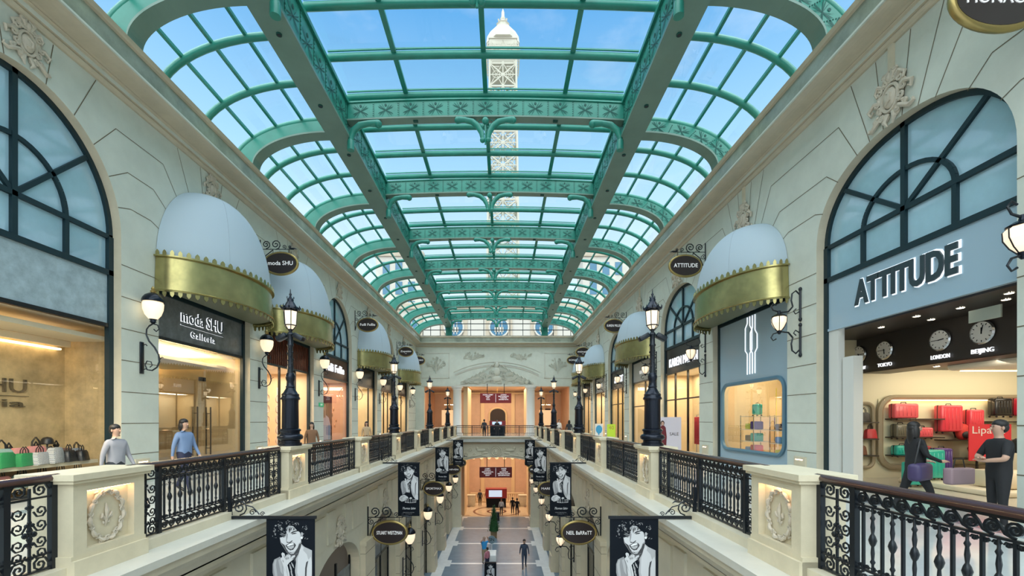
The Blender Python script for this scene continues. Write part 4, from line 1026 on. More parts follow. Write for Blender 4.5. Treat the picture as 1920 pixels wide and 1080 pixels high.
# ------------------------------------------------------------------ arched window heads, fascias, shopfronts
SH=3.83; SILL=5.08; XG=HW+REC-.03      # glass plane
def yz(side,h,pts,mb,mi,th=.0):
    x=hx(side,h); mb.add([(x,a,b) for a,b in pts],[tuple(range(len(pts)))],mi)
def bar(mb,side,h,y0,z0,y1,z1,w=.05,d=.05,mi=0):
    D=Vector((y1-y0,z1-z0)); L=D.length; n=Vector((-D.y,D.x))/L*w/2
    x0=hx(side,h-d); x1=hx(side,h+.02)
    P=[(y0-n.x,z0-n.y),(y1-n.x,z1-n.y),(y1+n.x,z1+n.y),(y0+n.x,z0+n.y)]
    mb.add([(x0,a,b) for a,b in P]+[(x1,a,b) for a,b in P],[(0,1,2,3),(4,7,6,5),(0,4,5,1),(1,5,6,2),(2,6,7,3),(3,7,4,0)],mi)
wn=0
for side,ops in ((-1,LEFT),(1,RIGHT)):
    A=ARCH[side]
    for yc,kind in ops:
        m=MB(); a=A['a']; s=A['s']; wn+=1
        P=arch_pts(yc,A,32,-.02)
        yz(side,XG,[(yc-a+.02,SILL)]+P+[(yc+a-.02,SILL)],m,1)
        for (p,q) in zip(P,P[1:]): bar(m,side,XG,p[0],p[1],q[0],q[1],.16,.07)
        for y in (yc-a+.06,yc+a-.06): bar(m,side,XG,y,0,y,s,.13,.09)
        ia=1.02; ib=1.12 if side<0 else .80
        Q=[(yc-ia*cos(PI*i/20),s+ib*sin(PI*i/20)) for i in range(21)]
        for p,q in zip(Q,Q[1:]): bar(m,side,XG,*p,*q,.085,.06)
        bar(m,side,XG,yc-a,s,yc+a,s,.10,.07); bar(m,side,XG,yc,SILL,yc,s+A['b'],.10,.07)
        for sg in (-1,1):
            bar(m,side,XG,yc+sg*ia,SILL,yc+sg*ia,s,.09,.065)
            th=math.radians(48); bar(m,side,XG,yc,s,yc+sg*a*.75,s+A['b']*.70,.09,.06)
        bar(m,side,XG,yc-a,SILL,yc+a,SILL,.12,.09)
        struct(m,'window_%d'%wn,[FRAME,WINGL])
def room(side,y0,y1,h1,z1,mats,name,zf=.0,cl=None):
    m=MB(); xa=hx(side,HW+REC); xb=hx(side,h1); A_=[(xa,y0),(xb,y0),(xb,y1),(xa,y1)]
    m.add([(xb,y0,0),(xb,y1,0),(xb,y1,z1),(xb,y0,z1)],[(0,1,2,3)],0)
    for y in (y0,y1): m.add([(xa,y,0),(xb,y,0),(xb,y,z1),(xa,y,z1)],[(0,1,2,3)],1)
    m.add([(xa,y0,z1),(xb,y0,z1),(xb,y1,z1),(xa,y1,z1)],[(0,1,2,3)],2)
    m.add([(xa,y0,.012),(xb,y0,.012),(xb,y1,.012),(xa,y1,.012)],[(0,1,2,3)],3)
    struct(m,name,mats)
def downlights(side,pts,z,name='downlight',lab=''):
    m=MB()
    for h,y in pts: m.lathe([(.055,-.012),(.055,0)],(hx(side,h),y,z),10); 
    o=m.build('ceiling_downlights',BULBD); return o
OFFW=mat('shop_offwhite',(.76,.66,.48),.5); BEIGE=mat('shop_beige',(.70,.54,.32),.5,var=.1,vscale=.7); PINKW=mat('shop_pink_beige',(.78,.50,.36),.5,var=.15,vscale=1)
CEIL=mat('shop_ceiling',(.78,.70,.55),.6); BROWNC=mat('bronze_curtain',(.09,.028,.016),.28,metal=.4,var=.4,vscale=5); SFL=mat('shop_floor',(.5,.42,.3),.25)
DARKP=mat('black_fascia',(.012,.012,.016),.25); WHITF=mat('white_fascia',(.56,.60,.60),.4); BLUEF=mat('satin_blue_white_fascia',(.34,.47,.56),.3)
def fascia(side,yc,m_,txt=None,col=WHITE,size=.4,z0=SH,z1=SILL-.06,lab='',cat='sign',sub=None,maxw=None,bold=0,dz=0,sp=1,dy=0):
    a=ARCH[side]['a']-.12; t=thing('shop_fascia',lab,cat,(hx(side,XG-.04),yc,0))
    m=MB(); m.box(.05*-1 if side<0 else .05,-a,z0,0,a,z1); m.build('panel',m_,t)
    if txt:
        m=MB(); off=.03*-side; fr='+X' if side<0 else '-X'
        textmb(m,txt,size,basis((off,dy,(z0+z1)/2+dz),fr),0,.02,maxw=maxw,bold=bold,sp=sp)
        if sub:
            textmb(m,sub,size*.55,basis((off,dy,(z0+z1)/2+dz-size*.85),fr),0,.015,sp=1.35); m.cbox((off,dy,(z0+z1)/2+dz-size*.42),(.02,1.6,.02))
        m.build('lettering',col,t)
    return t
def shopfront(side,yc,mull,z1=SH,h=None,name='window',handles=False,zt=None):
    global wn; wn+=1; a=ARCH[side]['a']-.1; m=MB(); h=h or XG
    x=hx(side,h); m.add([(x,yc-a,.08),(x,yc+a,.08),(x,yc+a,z1),(x,yc-a,z1)],[(0,1,2,3)],1)
    bar(m,side,h,yc-a,z1,yc+a,z1,.09,.08); bar(m,side,h,yc-a,.05,yc+a,.05,.12,.06)
    for q in mull: bar(m,side,h,yc+q,0,yc+q,z1,.07,.06)
    if zt: bar(m,side,h,yc-a,zt,yc+a,zt,.06,.05)
    struct(m,'window_%d'%wn,[BLACKF,SHOPGL])
# --- left 0/1: bag shop window (bays at 3.06 and 8.45)
for yc in (3.06,8.45):
    fascia(-1,yc,MARB,lab='mottled blue grey marble panel above the %s bag shop window'%('cropped near' if yc<5 else 'large left'),cat='panel'); shopfront(-1,yc,[])
room(-1,.8,11.0,10.3,SH,[MARBY,MARBY,CEIL,SFL],'wall_bag_shop')
area('shop_lamp',(hx(-1,9.6),6.5,3.75),(-.2,0,-1),1.0,7.5,560,(1,.85,.62))
m=MB(); m.box(hx(-1,9.95),1,3.36,hx(-1,10.05),10.8,3.5); m.box(hx(-1,10.18),1,3.3,hx(-1,10.28),10.8,3.34,1); m.box(hx(-1,9.0),1,3.5,hx(-1,9.9),10.8,3.6)
struct(m,'trim_7',[OFFW,COVE])
t=thing('wall_lettering','dark letters moda SHU Galleria on the honey marble shop wall','lettering',(hx(-1,10.27),8.24,0))
m=MB(); textmb(m,'moda SHU',.44,basis((0,.6,2.34),'+X'),0,.02,maxw=2.5); m.cbox((0,.6,2.13),(.02,2.6,.012)); textmb(m,'Galleria',.26,basis((0,.6,1.96),'+X'),0,.02,maxw=2.4); m.build('letters',mat('dark_bronze_letters',(.10,.08,.05),.4),t)
t=thing('display_counter','long pale display shelf behind the bag shop window','shelf',(hx(-1,9.45),6.2,0))
m=MB(); m.box(-.65,-4.4,.58,.35,4.4,.66); m.build('top',OFFW,t); m=MB(); m.box(-.6,-4.3,.14,.2,4.3,.2); m.box(-.6,-4.3,.2,-.55,4.3,.58); m.build('lower_shelf',BEIGE,t)
# bags on the counter
def handbag(w,h,d,col,name_lab,loc,style=0,handle=True,rz=0):
    t=thing('handbag',name_lab,'bag',loc,rz); m=MB()
    n=8; prof=[(-w/2,0),(w/2,0),(w/2*.98,h*.3),(w/2*.86,h*.85),(w/2*.6,h),(-w/2*.6,h),(-w/2*.86,h*.85),(-w/2*.98,h*.3)]
    vs=[]; 
    for dd,sc in ((-d/2*.6,.93),(-d/2,1),(d/2,1),(d/2*.6,.93)): pass
    L=[(-.5,.90),(-.42,1.0),(.42,1.0),(.5,.90)]
    for q,sc in L: vs+=[(q*d*(1-.35*(z/h)),y*sc,h*.5+(z-h*.5)*sc) for y,z in prof]
    fs=[tuple(range(7,-1,-1)),tuple(24+i for i in range(8))]+[(k*8+i,k*8+(i+1)%8,(k+1)*8+(i+1)%8,(k+1)*8+i) for k in range(3) for i in range(8)]
    m.add(vs,fs,0,True); m.build('body',col,t)
    if handle:
        m=MB()
        for x in (-.02,.02): m.tube([(x,-w*.2,h*.9),(x,-w*.17,h*1.25),(x,0,h*1.5),(x,w*.17,h*1.25),(x,w*.2,h*.9)],.009,5)
        m.build('handle',mat('black_leather',(.012,.012,.014),.4),t)
    return t
def striped(name,c1,c2,scale=14,rot=.6):
    if name in MATS: return MATS[name]
    m=bpy.data.materials.new(name); m.use_nodes=True; t=m.node_tree; b=t.nodes['Principled BSDF']; c=t.nodes.new('ShaderNodeTexCoord')
    mp=t.nodes.new('ShaderNodeMapping'); mp.inputs['Rotation'].default_value=(rot,0,0); w=t.nodes.new('ShaderNodeTexWave'); w.bands_direction='Z'; w.inputs['Scale'].default_value=scale
    r=t.nodes.new('ShaderNodeValToRGB'); r.color_ramp.interpolation='CONSTANT'; r.color_ramp.elements[0].color=(*c1,1); r.color_ramp.elements[1].color=(*c2,1); r.color_ramp.elements[1].position=.5
    t.links.new(c.outputs['Object'],mp.inputs[0]); t.links.new(mp.outputs[0],w.inputs[0]); t.links.new(w.outputs['Fac'],r.inputs[0]); t.links.new(r.outputs[0],b.inputs['Base Color']); b.inputs['Roughness'].default_value=.5
    MATS[name]=m; return m
BLK=mat('black_leather',(.012,.012,.014),.4); GRN=mat('bright_green_cloth',(.02,.22,.07),.6); PNK=mat('dusty_pink_leather',(.55,.22,.20),.5)
ZEB=striped('black_white_stripes',(.8,.8,.78),(.01,.01,.01)); CHK=striped('mint_pattern',(.45,.65,.58),(.04,.05,.05),22,.9); GRY=mat('grey_leather',(.2,.22,.25),.5); BRN=mat('brown_leather',(.16,.07,.04),.4)
X9=hx(-1,9.12)
BAGS=((8.62,.44,.30,GRN,'bright green',0),(8.80,.34,.36,CHK,'mint patterned',1),(8.98,.42,.26,GRN,'dark green',0),(9.13,.30,.36,PNK,'tan pink',1),(9.28,.40,.26,ZEB,'black and white zigzag',0),(9.45,.34,.38,PNK,'dusty pink',1),(9.60,.36,.34,ZEB,'black and white striped',0),(9.76,.28,.24,GRY,'grey',1),(9.90,.30,.26,BLK,'black spotted',0),(10.05,.28,.30,BRN,'brown',1),(10.20,.28,.24,BLK,'black',0),(10.35,.24,.28,GRY,'slate grey',1))
for i,(y,w,h,c,l,bk) in enumerate(BAGS):
    handbag(w,h,.2,c,'%s handbag on bag shop window counter, number %d from window frame'%(l,12-i),(X9-.26*bk,y,.66),0,i%3!=0,.3*(-1)**i)
for i,(y,c,l) in enumerate(((8.7,PNK,'pink'),(9.1,CHK,'mint'),(9.5,PNK,'tan'),(9.9,BLK,'black'),(10.3,BRN,'brown'))):
    handbag(.4,.28,.2,c,'%s handbag on the low shelf under the window counter, number %d from the far end'%(l,5-i),(hx(-1,9.3),y,.2),0,True,.2)
for i,y in enumerate((9.15,9.68,10.12)):
    t=thing('scarf_stand','black ribbon shaped bag stand behind window bags, %s'%('left','middle','right')[i],'stand',(hx(-1,9.62),y,.66),0,'ribbon stands in the bag window'); m=MB()
    for s_ in (-1,1): m.tube([(0,s_*.10,0),(0,s_*.03,.18),(0,-s_*.06,.36),(0,0,.46),(0,s_*.03,.40),(0,-s_*.0,.30)],.015,5)
    m.build('ribbon',BLK,t)
t=thing('felt_hat','round black hat on a stand in the bag shop window','hat',(hx(-1,9.6),9.9,.66)); m=MB(); m.lathe([(.05,0),(.015,.02),(.015,.42)],(0,0,0),10); m.build('stand',GRY,t); m=MB(); m.lathe([(.12,.40),(.115,.42),(.10,.50),(.07,.54),(0,.56)],(0,0,0),16); m.build('crown',BLK,t); m=MB(); m.lathe([(.15,.395),(.12,.41),(.15,.40)],(0,0,0),16); m.build('brim',BLK,t)
# --- left 2: glass door shop
t=fascia(-1,13.84,MARBG,lab='grey marble fascia lettered moda SHU Galleria over glass doors',z0=SH,z1=SILL)
for off,mt_,b_,dz_ in ((.012,LETTER,.012,0),(.035,DARKL,-.002,.004)):
    m=MB(); textmb(m,'moda SHU',.52,basis((off,-.05,4.62+dz_),'+X'),0,.01,maxw=1.9+b_*2,bold=b_); m.cbox((off,-.05,4.36),(.02,1.95,.022)); textmb(m,'Galleria',.27,basis((off,-.05,4.14+dz_),'+X'),0,.01,sp=1.3,bold=b_*.5); m.build('lettering' if mt_ is DARKL else 'letter_glow',mt_,t)
shopfront(-1,13.84,[]); room(-1,11.3,16.4,12.4,SH,[OFFW,BEIGE,CEIL,SFL],'wall_door_shop')
area('shop_lamp',(hx(-1,10.4),13.8,3.75),(0,0,-1),2,4,420,(1,.86,.62))
m=MB(); m.box(hx(-1,12.2),11.4,3.25,hx(-1,12.38),16.3,3.3,1); m.box(hx(-1,9.6),11.4,3.45,hx(-1,11.9),16.3,3.55,0); struct(m,'trim_8',[OFFW,COVE])
for k,(y,l) in enumerate(((12.85,'left'),(14.7,'right'))):
    t=thing('glass_door','%s frameless glass door leaf with tall steel handle'%l,'door',(hx(-1,XG-.03),y,0)); m=MB(); m.box(-.01,-.9,.02,.01,.9,2.85); m.build('leaf',glassmat('door_glass_%d'%k,(.96,.97,.96),.12),t)
    hy=.62 if k==0 else -.62
    m=MB(); m.tube([(.06,hy,.5),(.06,hy,2.0)],.022,8); m.tube([(-.08,hy,.5),(-.08,hy,2.0)],.022,8); m.tube([(-.08,hy,1.8),(.06,hy,1.8)],.012,6); m.tube([(-.08,hy,.7),(.06,hy,.7)],.012,6); m.build('handle',mat('dark_bronze_handle',(.09,.07,.05),.3,metal=.7),t)
    m=MB(); m.box(-.03,-.9 if k else .8,2.8,.03,-.8 if k else .9,2.92); m.build('hinge',BLACKF,t)
# --- left 3
t=fascia(-1,19.24,BROWNC,lab='ribbed dark bronze fascia of the third left shop',cat='panel'); m=MB()
for i in range(26): m.box(.0,-1.95+i*.155,SH,.03,-1.90+i*.155,SILL-.06)
m.build('ribs',mat('bronze_rib',(.20,.06,.035),.25,metal=.5),t); m=MB(); m.box(.0,-2,SH+.02,.04,2,SH+.05); 
shopfront(-1,19.24,[-.7,.7]); room(-1,16.9,21.7,11.6,SH,[PINKW,BEIGE,CEIL,SFL],'wall_pink_shop'); area('shop_lamp',(hx(-1,10),19.2,3.75),(0,0,-1),1.6,4,230,(1,.84,.70))
# round ring displays
for k in range(5):
    t=thing('hanging_display','tall white ring display rack in pink shop window, number %d from its near edge'%(k+1),'rack',(hx(-1,9.2),17.55+k*.85,0),0,'ring display racks'); m=MB()
    m.tube([(0,0,.1),(0,0,3.0)],.02,6); m.lathe([(.25,.0),(.25,.06),(.03,.1)],(0,0,0),16); m.build('pole',WHITEP,t)
    m=MB()
    for z in (.7,1.15,1.6,2.05,2.5): m.tube([(0,.16*cos(a*PI/6),z+.16*sin(a*PI/6)) for a in range(13)],.018,5)
    m.build('rings',mat('pale_pink_ring',(.75,.5,.42),.4),t)
# --- left 4 Folli
fascia(-1,24.63,BROWNC,'Folli Follie',LETTER,.60,lab='dark bronze fascia with big rounded white script Folli Follie',maxw=2.7,bold=.008)
shopfront(-1,24.63,[]); room(-1,22.3,27.0,11,SH,[mat('copper_mosaic',(.55,.16,.07),.35,var=.5,vscale=14),WARM2,CEIL,SFL],'wall_folli_shop'); area('shop_lamp',(hx(-1,9.9),24.6,3.75),(0,0,-1),1.2,4,200,(1,.80,.62))
t=thing('window_poster','large poster of a seated woman in pale dress in copper shop window','poster',(hx(-1,9.1),24.2,0)); m=MB()
m.box(-.02,-.95,.3,.0,.95,2.9,0)
def pz(pts,mi,x=.004): m.add([(x,a,b) for a,b in pts],[tuple(range(len(pts)))],mi)
pz([(-.6,.5),(.7,.5),(.75,1.2),(.5,1.7),(.1,1.85),(-.4,1.6),(-.7,1.1)],1,.002); pz([(.4,.5),(.6,.5),(.7,1.1),(.45,1.5)],2,.003); pz(ov(-.05,2.25,.16,.22,14),3,.003); pz(ov(-.05,2.4,.24,.22,12),4,.0025); pz([(-.1,1.7),(.05,1.7),(.06,2.1),(-.12,2.1)],3,.0028)
m.build('print',[mat('poster_maroon',(.10,.03,.03),.5),mat('poster_lilac',(.62,.5,.6),.5),mat('poster_blue',(.25,.35,.55),.5),mat('poster_skin',(.55,.33,.25),.5),mat('poster_hair',(.03,.015,.01),.5)],t)
for k in range(6):
    m=MB(); m.lathe([(.0,0),(.05,.08),(.04,.2),(0,.28)],(0,0,0),8); tag(m.build('hanging_ornament',mat('copper_shiny',(.8,.4,.2),.2,metal=.8),None,(hx(-1,9.3),25.3+k*.2,1.1+.32*(k%4))),'shiny copper drop hanging in the copper shop window','ornament','copper drops in the window')
# --- left 5,6,7
fascia(-1,30.02,DARKP,lab='dark satin fascia of the fifth left shop',cat='panel'); shopfront(-1,30.02,[.8])
fascia(-1,35.41,DARKP,lab='dark fascia of the sixth left shop',cat='panel'); shopfront(-1,35.41,[-.6,.6])
fascia(-1,40.8,DARKP,lab='dark fascia of the seventh left shop',cat='panel'); shopfront(-1,40.8,[0])
for i,yc in enumerate((30.02,35.41,40.8)):
    room(-1,yc-2.4,yc+2.4,11,SH,[OFFW,BEIGE,CEIL,SFL],'wall_left_shop_%s'%('five','six','seven')[i]); area('shop_lamp',(hx(-1,9.9),yc,3.75),(0,0,-1),1.2,4,150,(1,.86,.68))
for k,dy in enumerate((-.8,-.3)):
    t=thing('mannequin','brown draped mannequin in fifth left shop window, %s'%('near one','far one')[k],'mannequin',(hx(-1,9.3),29.6+dy*1.2,0)); m=MB(); m.lathe([(.22,0),(.22,.03),(.02,.05),(.02,.7)],(0,0,0),12); m.build('stand',BLACKF,t)
    m=MB(); m.lathe([(.30,.55),(.26,.9),(.17,1.15),(.23,1.4),(.20,1.5),(.07,1.56),(.06,1.62),(.10,1.7),(.11,1.8),(.06,1.9),(0,1.92)],(0,0,0),14); m.build('figure',mat('brown_drape',(.20,.09,.04),.7),t)
# --- right 2: blue-white panel with rounded window
def rr(y0,y1,z0,z1,r,n=8):
    P=[]
    for cy,cz,a in ((y1-r,z0+r,-PI/2),(y1-r,z1-r,0),(y0+r,z1-r,PI/2),(y0+r,z0+r,PI)):
        P+=[(cy+r*cos(a+PI/2*i/n),cz+r*sin(a+PI/2*i/n)) for i in range(n+1)]
    return P
t=thing('shop_fascia','tall blue-white panel with glowing circuit lines around a rounded shop window','panel',(hx(1,XG-.05),14.52,0))
m=MB(); a=ARCH[1]['a']-.1; IN=rr(-1.75,1.85,.55,2.85,.35); OUT=[]
for y,z in IN:
    q=max(abs(y)/a if True else 0, (z-.0-2.4)/(5.02-2.4) if z>2.4 else (2.4-z)/2.4); OUT.append((max(-a,min(a,y/q)),max(0,min(5.02,2.4+(z-2.4)/q))))
n=len(IN); m.add([(0,*p) for p in IN]+[(0,*p) for p in OUT]+[(.06,*p) for p in IN],[(i,(i+1)%n,n+(i+1)%n,n+i) for i in range(n)]+[(i,(i+1)%n,2*n+(i+1)%n,2*n+i) for i in range(n)])
m.box(-.005,-a,3.0,.05,a,5.02); m.build('panel',BLUEF,t)
m=MB(); m.tube([(-.02,*p) for p in IN+[IN[0]]],.07,6); m.build('window_rim',mat('slate_blue_rim',(.10,.20,.27),.3),t)
m=MB()
for i,y in enumerate((-.25,-.1,.05,.2)):
    s_=1 if i%2 else -1; m.tube([(-.02,y,5.0),(-.02,y,4.5+.1*i),(-.02,y+s_*.12,4.35+.1*i),(-.02,y+s_*.12,3.9),(-.02,y,3.78),(-.02,y,3.1)],.016,4)
m.build('light_lines',LETTER,t)
m=MB(); x=hx(1,XG-.0); m.add([(x,14.52-1.8,.5),(x,14.52+1.9,.5),(x,14.52+1.9,2.9),(x,14.52-1.8,2.9)],[(0,1,2,3)]); struct(m,'window_40',[SHOPGL])
room(1,12.2,16.9,12,3.6,[OFFW,BEIGE,CEIL,SFL],'wall_case_shop'); area('shop_lamp',(hx(1,10),14.5,3.5),(0,0,-1),2,4,170,(1,.84,.58)); 
m=MB()
for i in range(6): m.lathe([(.06,-.012),(.06,0)],(hx(1,9.3+.5*(i%2)),13+i*.65,3.58),10)
tag(m.build('ceiling_downlights',BULBD),'row of small round downlights in ceiling of rounded window shop','downlights')
# poster, racks, cases
t=thing('window_poster','yellow poster with a round red and blue travel badge in rounded window','poster',(hx(1,9.6),14.6,0)); m=MB(Matrix.Rotation(-.55,4,'Z')); m.box(-.0,-.75,1.2,.02,.75,2.6,0)
textmb(m,'AMERICAN',.12,basis((-.006,0,2.22),'-X'),3,.001); textmb(m,'TOURISTER',.12,basis((-.006,0,2.05),'-X'),3,.001)
m.add([(-.004,-a_,b_) for a_,b_ in ov(0,2.13,.42,.27,20)],[tuple(range(20))],1); m.add([(-.003,-a_,b_) for a_,b_ in ov(0,2.13,.46,.31,20)],[tuple(range(20))],3) ; m.add([(-.005,-a_,b_) for a_,b_ in ov(0,2.13,.42,.27,20)[10:20]],[tuple(range(10))],2); m.add([(-.004,-.3,1.35),(-.004,.2,1.7),(-.004,.25,1.55),(-.004,-.1,1.3)],[(0,1,2,3)],4)
m.build('print',[mat('poster_yellow',(.80,.68,.06),.5),mat('badge_red',(.6,.05,.05),.5),mat('badge_blue',(.06,.15,.5),.5),WHITEP,mat('poster_purple',(.25,.08,.4),.5)],t)
def suitcase(lab,loc,w=.45,h=.6,d=.24,col=(.6,.05,.08),rz=0,ribs=True,group=None,face='y'):
    # broad face towards -Y
    t=thing('suitcase',lab,'suitcase',loc,rz,group); nm='case_shell_%02d%02d%02d'%tuple(int(c*99) for c in col); mt=mat(nm,col,.25,coat=.5)
    m=MB(); m.rbox(-w/2,-d/2,.05,w/2,d/2,h,.05,3)
    if ribs:
        n=5
        for i in range(n): x=-w/2+w*(i+1)/(n+1); m.rbox(x-.012,-d/2-.008,.12,x+.012,-d/2+.02,h-.08,.006,1)
    m.build('shell',mt,t)
    m=MB(); m.tube([(-.07,-.0,h),(-.06,0,h+.035),(.06,0,h+.035),(.07,0,h)],.012,6); m.build('handle',BLK,t)
    m=MB(); m.box(-w/2-.004,-.008,.06,w/2+.004,.008,h-.0); m.build('zip',BLK,t)
    wm=MB(); wm.ell((0,0,.025),(.02,.03,.025),8,6); wo=None
    for sx in (-1,1):
        for sy in (-1,1):
            if not wo: wo=wm.build('wheel',BLK,t,(sx*w*.4,sy*d*.35,0))
            else: c=wo.copy(); COL.objects.link(c); c.location=(sx*w*.4,sy*d*.35,0)
    return t
TEAL=(.02,.42,.33); REDC=(.62,.03,.06); CORAL=(.80,.12,.14); BLKC=(.015,.015,.018); PURP=(.08,.04,.22); OLIV=(.14,.13,.09)
for k,(dx,dy,rz) in enumerate(((0,0,0),(-.0,.85,0))):
    t=thing('display_rack','chrome %s rack with shelves inside the rounded shop window'%('near','far')[k],'rack',(hx(1,9.3),13.45+dy*2.0,0)); m=MB()
    for a_ in (-.35,.35):
        for b_ in (-.4,.4): m.tube([(a_,b_,0),(a_,b_,1.75)],.015,5)
    m.build('uprights',mat('chrome',(.6,.6,.6),.2,metal=1),t); m=MB()
    for z in (.45,.85,1.25,1.7): m.box(-.36,-.42,z,.36,.42,z+.02)
    m.build('shelves',OFFW,t)
    for q,(z,c,l) in enumerate(((.47,CORAL,'coral'),(.87,TEAL,'teal'),(1.27,PURP,'purple'))):
        m=MB(); m.rbox(-.14,-.17,0,.14,.17,.28,.04); tag(m.build('vanity_case',mat('vanity_%d'%q,c,.4),None,(hx(1,9.2),13.3+dy*2.0,z)),'small %s vanity case on the %s chrome rack in the rounded window'%(l,('near','far')[k]),'case')
        m=MB(); m.rbox(-.12,-.14,0,.12,.14,.2,.03); tag(m.build('wash_bag',mat('wash_%d'%((q+k)%3),((.75,.7,.1),(.1,.3,.6),(.05,.05,.06))[(q+k)%3],.5),None,(hx(1,9.2),13.68+dy*2.0,z)),'small %s wash bag on %s shelf of the %s chrome rack'%(('yellow','blue','black')[(q+k)%3],('lowest','middle','highest')[q],('near','far')[k]),'bag')
suitcase('teal suitcase standing on top of the far chrome rack in the rounded window',(hx(1,9.3),15.15,1.72),.34,.42,.2,TEAL,PI/2)
# --- right 3 KAREN MILLEN
fascia(1,20.03,DARKP,'KAREN MILLEN',LETTER,.58,lab='black fascia with thin white capitals KAREN MILLEN over beige shopfront',bold=-.004,maxw=3.1,dz=-.12)
shopfront(1,20.03,[-.5,.9],zt=2.55); room(1,17.7,22.4,10.2,SH,[BEIGE,BEIGE,CEIL,SFL],'wall_fashion_shop'); area('shop_lamp',(hx(1,9.5),20,3.75),(0,0,-1),.9,4,150,(1,.86,.64))
def floor_sign(lab,loc,w,h,mats_,draw,rz=0,zb=.55):
    t=thing('easel_sign',lab,'sign',loc,rz); m=MB(); m.box(-w/2,-.01,zb,w/2,.01,zb+h,0); draw(m,zb); m.build('board',mats_,t)
    m=MB()
    for s_ in (-1,1): m.tube([(s_*.22,0,0),(s_*.06,.03,zb+.1)],.012,5)
    m.tube([(0,.3,0),(0,.03,zb+.15)],.012,5); m.build('easel',BLACKF,t); return t
def d1(m,zb):
    q=-.014
    m.add([(a_,q,b_) for a_,b_ in [(-.40,zb+.1),(-.40,zb+.55),(-.34,zb+.85),(-.28,zb+.93),(-.18,zb+.93),(-.12,zb+.85),(-.08,zb+.5),(-.10,zb+.1)]],[tuple(range(8))],1)
    m.add([(a_,q-.001,b_) for a_,b_ in ov(-.24,zb+1.0,.05,.075,12)],[tuple(range(12))],2); m.add([(a_,q-.0005,b_) for a_,b_ in ov(-.24,zb+1.02,.075,.1,12)],[tuple(range(12))],3)
    for x in (-.32,-.2): m.box(x-.03,q-.001,zb+.0,x+.03,q,zb+.12,3)
    textmb(m,'SALE',.17,basis((.2,q,zb+.6),'-Y'),3,.001,maxw=.34)
floor_sign('SALE poster on easel with a woman in maroon coat outside the black fascia shop',(6.35,16.9,0),.95,1.25,[mat('poster_lilac_white',(.62,.58,.66),.5),mat('maroon_coat',(.13,.01,.02),.6),mat('poster_skin',(.5,.3,.2),.5),mat('poster_hair',(0,0,0),.5)],d1,0,.45)
t=thing('garment_rail','chrome rail with red dresses in black fascia shop window','rail',(hx(1,9.05),18.9,0)); m=MB(); m.tube([(0,-.4,0),(0,-.4,1.8),(0,.4,1.8),(0,.4,0)],.018,6); m.build('frame',MATS['chrome'],t)
for k in range(6): m=MB(); m.rbox(-.16,-.025,.55,.16,.025,1.72,.02,1); m.build('dress',mat('red_dress',(.5,.03,.03),.7),t,(0,-.28+k*.11,0))
# --- right 4..7
fascia(1,25.54,WHITF,'westside',WHITE,.42,lab='pale grey white fascia with faint lowercase letters over beige shop'); shopfront(1,25.54,[-.2],zt=2.4); room(1,23.2,27.9,10.2,SH,[BEIGE,BEIGE,CEIL,SFL],'wall_beige_shop'); area('shop_lamp',(hx(1,9.5),25.5,3.75),(0,0,-1),.9,4,150,(1,.86,.64))
fascia(1,31.05,DARKP,'ST  AT',LETTER,.6,lab='dark fascia with bold white capitals of the fifth right shop',maxw=2.2,bold=.02); shopfront(1,31.05,[-.9,.3],zt=2.7); room(1,28.7,33.4,10.5,SH,[OFFW,BEIGE,CEIL,SFL],'wall_dark_front_shop'); area('shop_lamp',(hx(1,9.6),31,3.75),(0,0,-1),.9,4,110,(1,.80,.45))
fascia(1,36.56,WHITF,'PAUL',WHITE,.4,lab='white fascia of the sixth right shop'); shopfront(1,36.56,[0]); room(1,34.2,38.9,10.5,SH,[OFFW,BEIGE,CEIL,SFL],'wall_white_front_shop'); area('shop_lamp',(hx(1,9.6),36.5,3.75),(0,0,-1),.9,4,150,(1,.86,.68))
fascia(1,42.07,DARKP,lab='dark fascia of the last right shop by the end wall',cat='panel'); shopfront(1,42.07,[0]); room(1,39.7,44.4,10.5,SH,[OFFW,BEIGE,CEIL,SFL],'wall_last_right_shop'); area('shop_lamp',(hx(1,9.6),42,3.75),(0,0,-1),.9,4,100,(1,.80,.6))
def d2(m,zb): textmb(m,'40',.3,basis((0,-.014,zb+.6),'-Y'),1,.001)
floor_sign('lime green sale sign reading 40 outside the far dark front shop',(6.05,24.6,0),.46,.8,[mat('lime_green',(.55,.78,.05),.5),mat('olive_print',(.45,.35,.08),.5)],d2)
def d3(m,zb): m.add([(a_,-.014,b_) for a_,b_ in ov(0,zb+.45,.2,.26,16)],[tuple(range(16))],1); m.add([(-.1,-.0142,zb+.25),(0,-.0142,zb+.05),(.05,-.0142,zb+.3)],[(0,1,2)],1)
floor_sign('small white easel sign with blue balloon on far right gallery',(6.0,27.5,0),.5,.8,[WHITEP,mat('balloon_blue',(.05,.35,.65),.5)],d3)
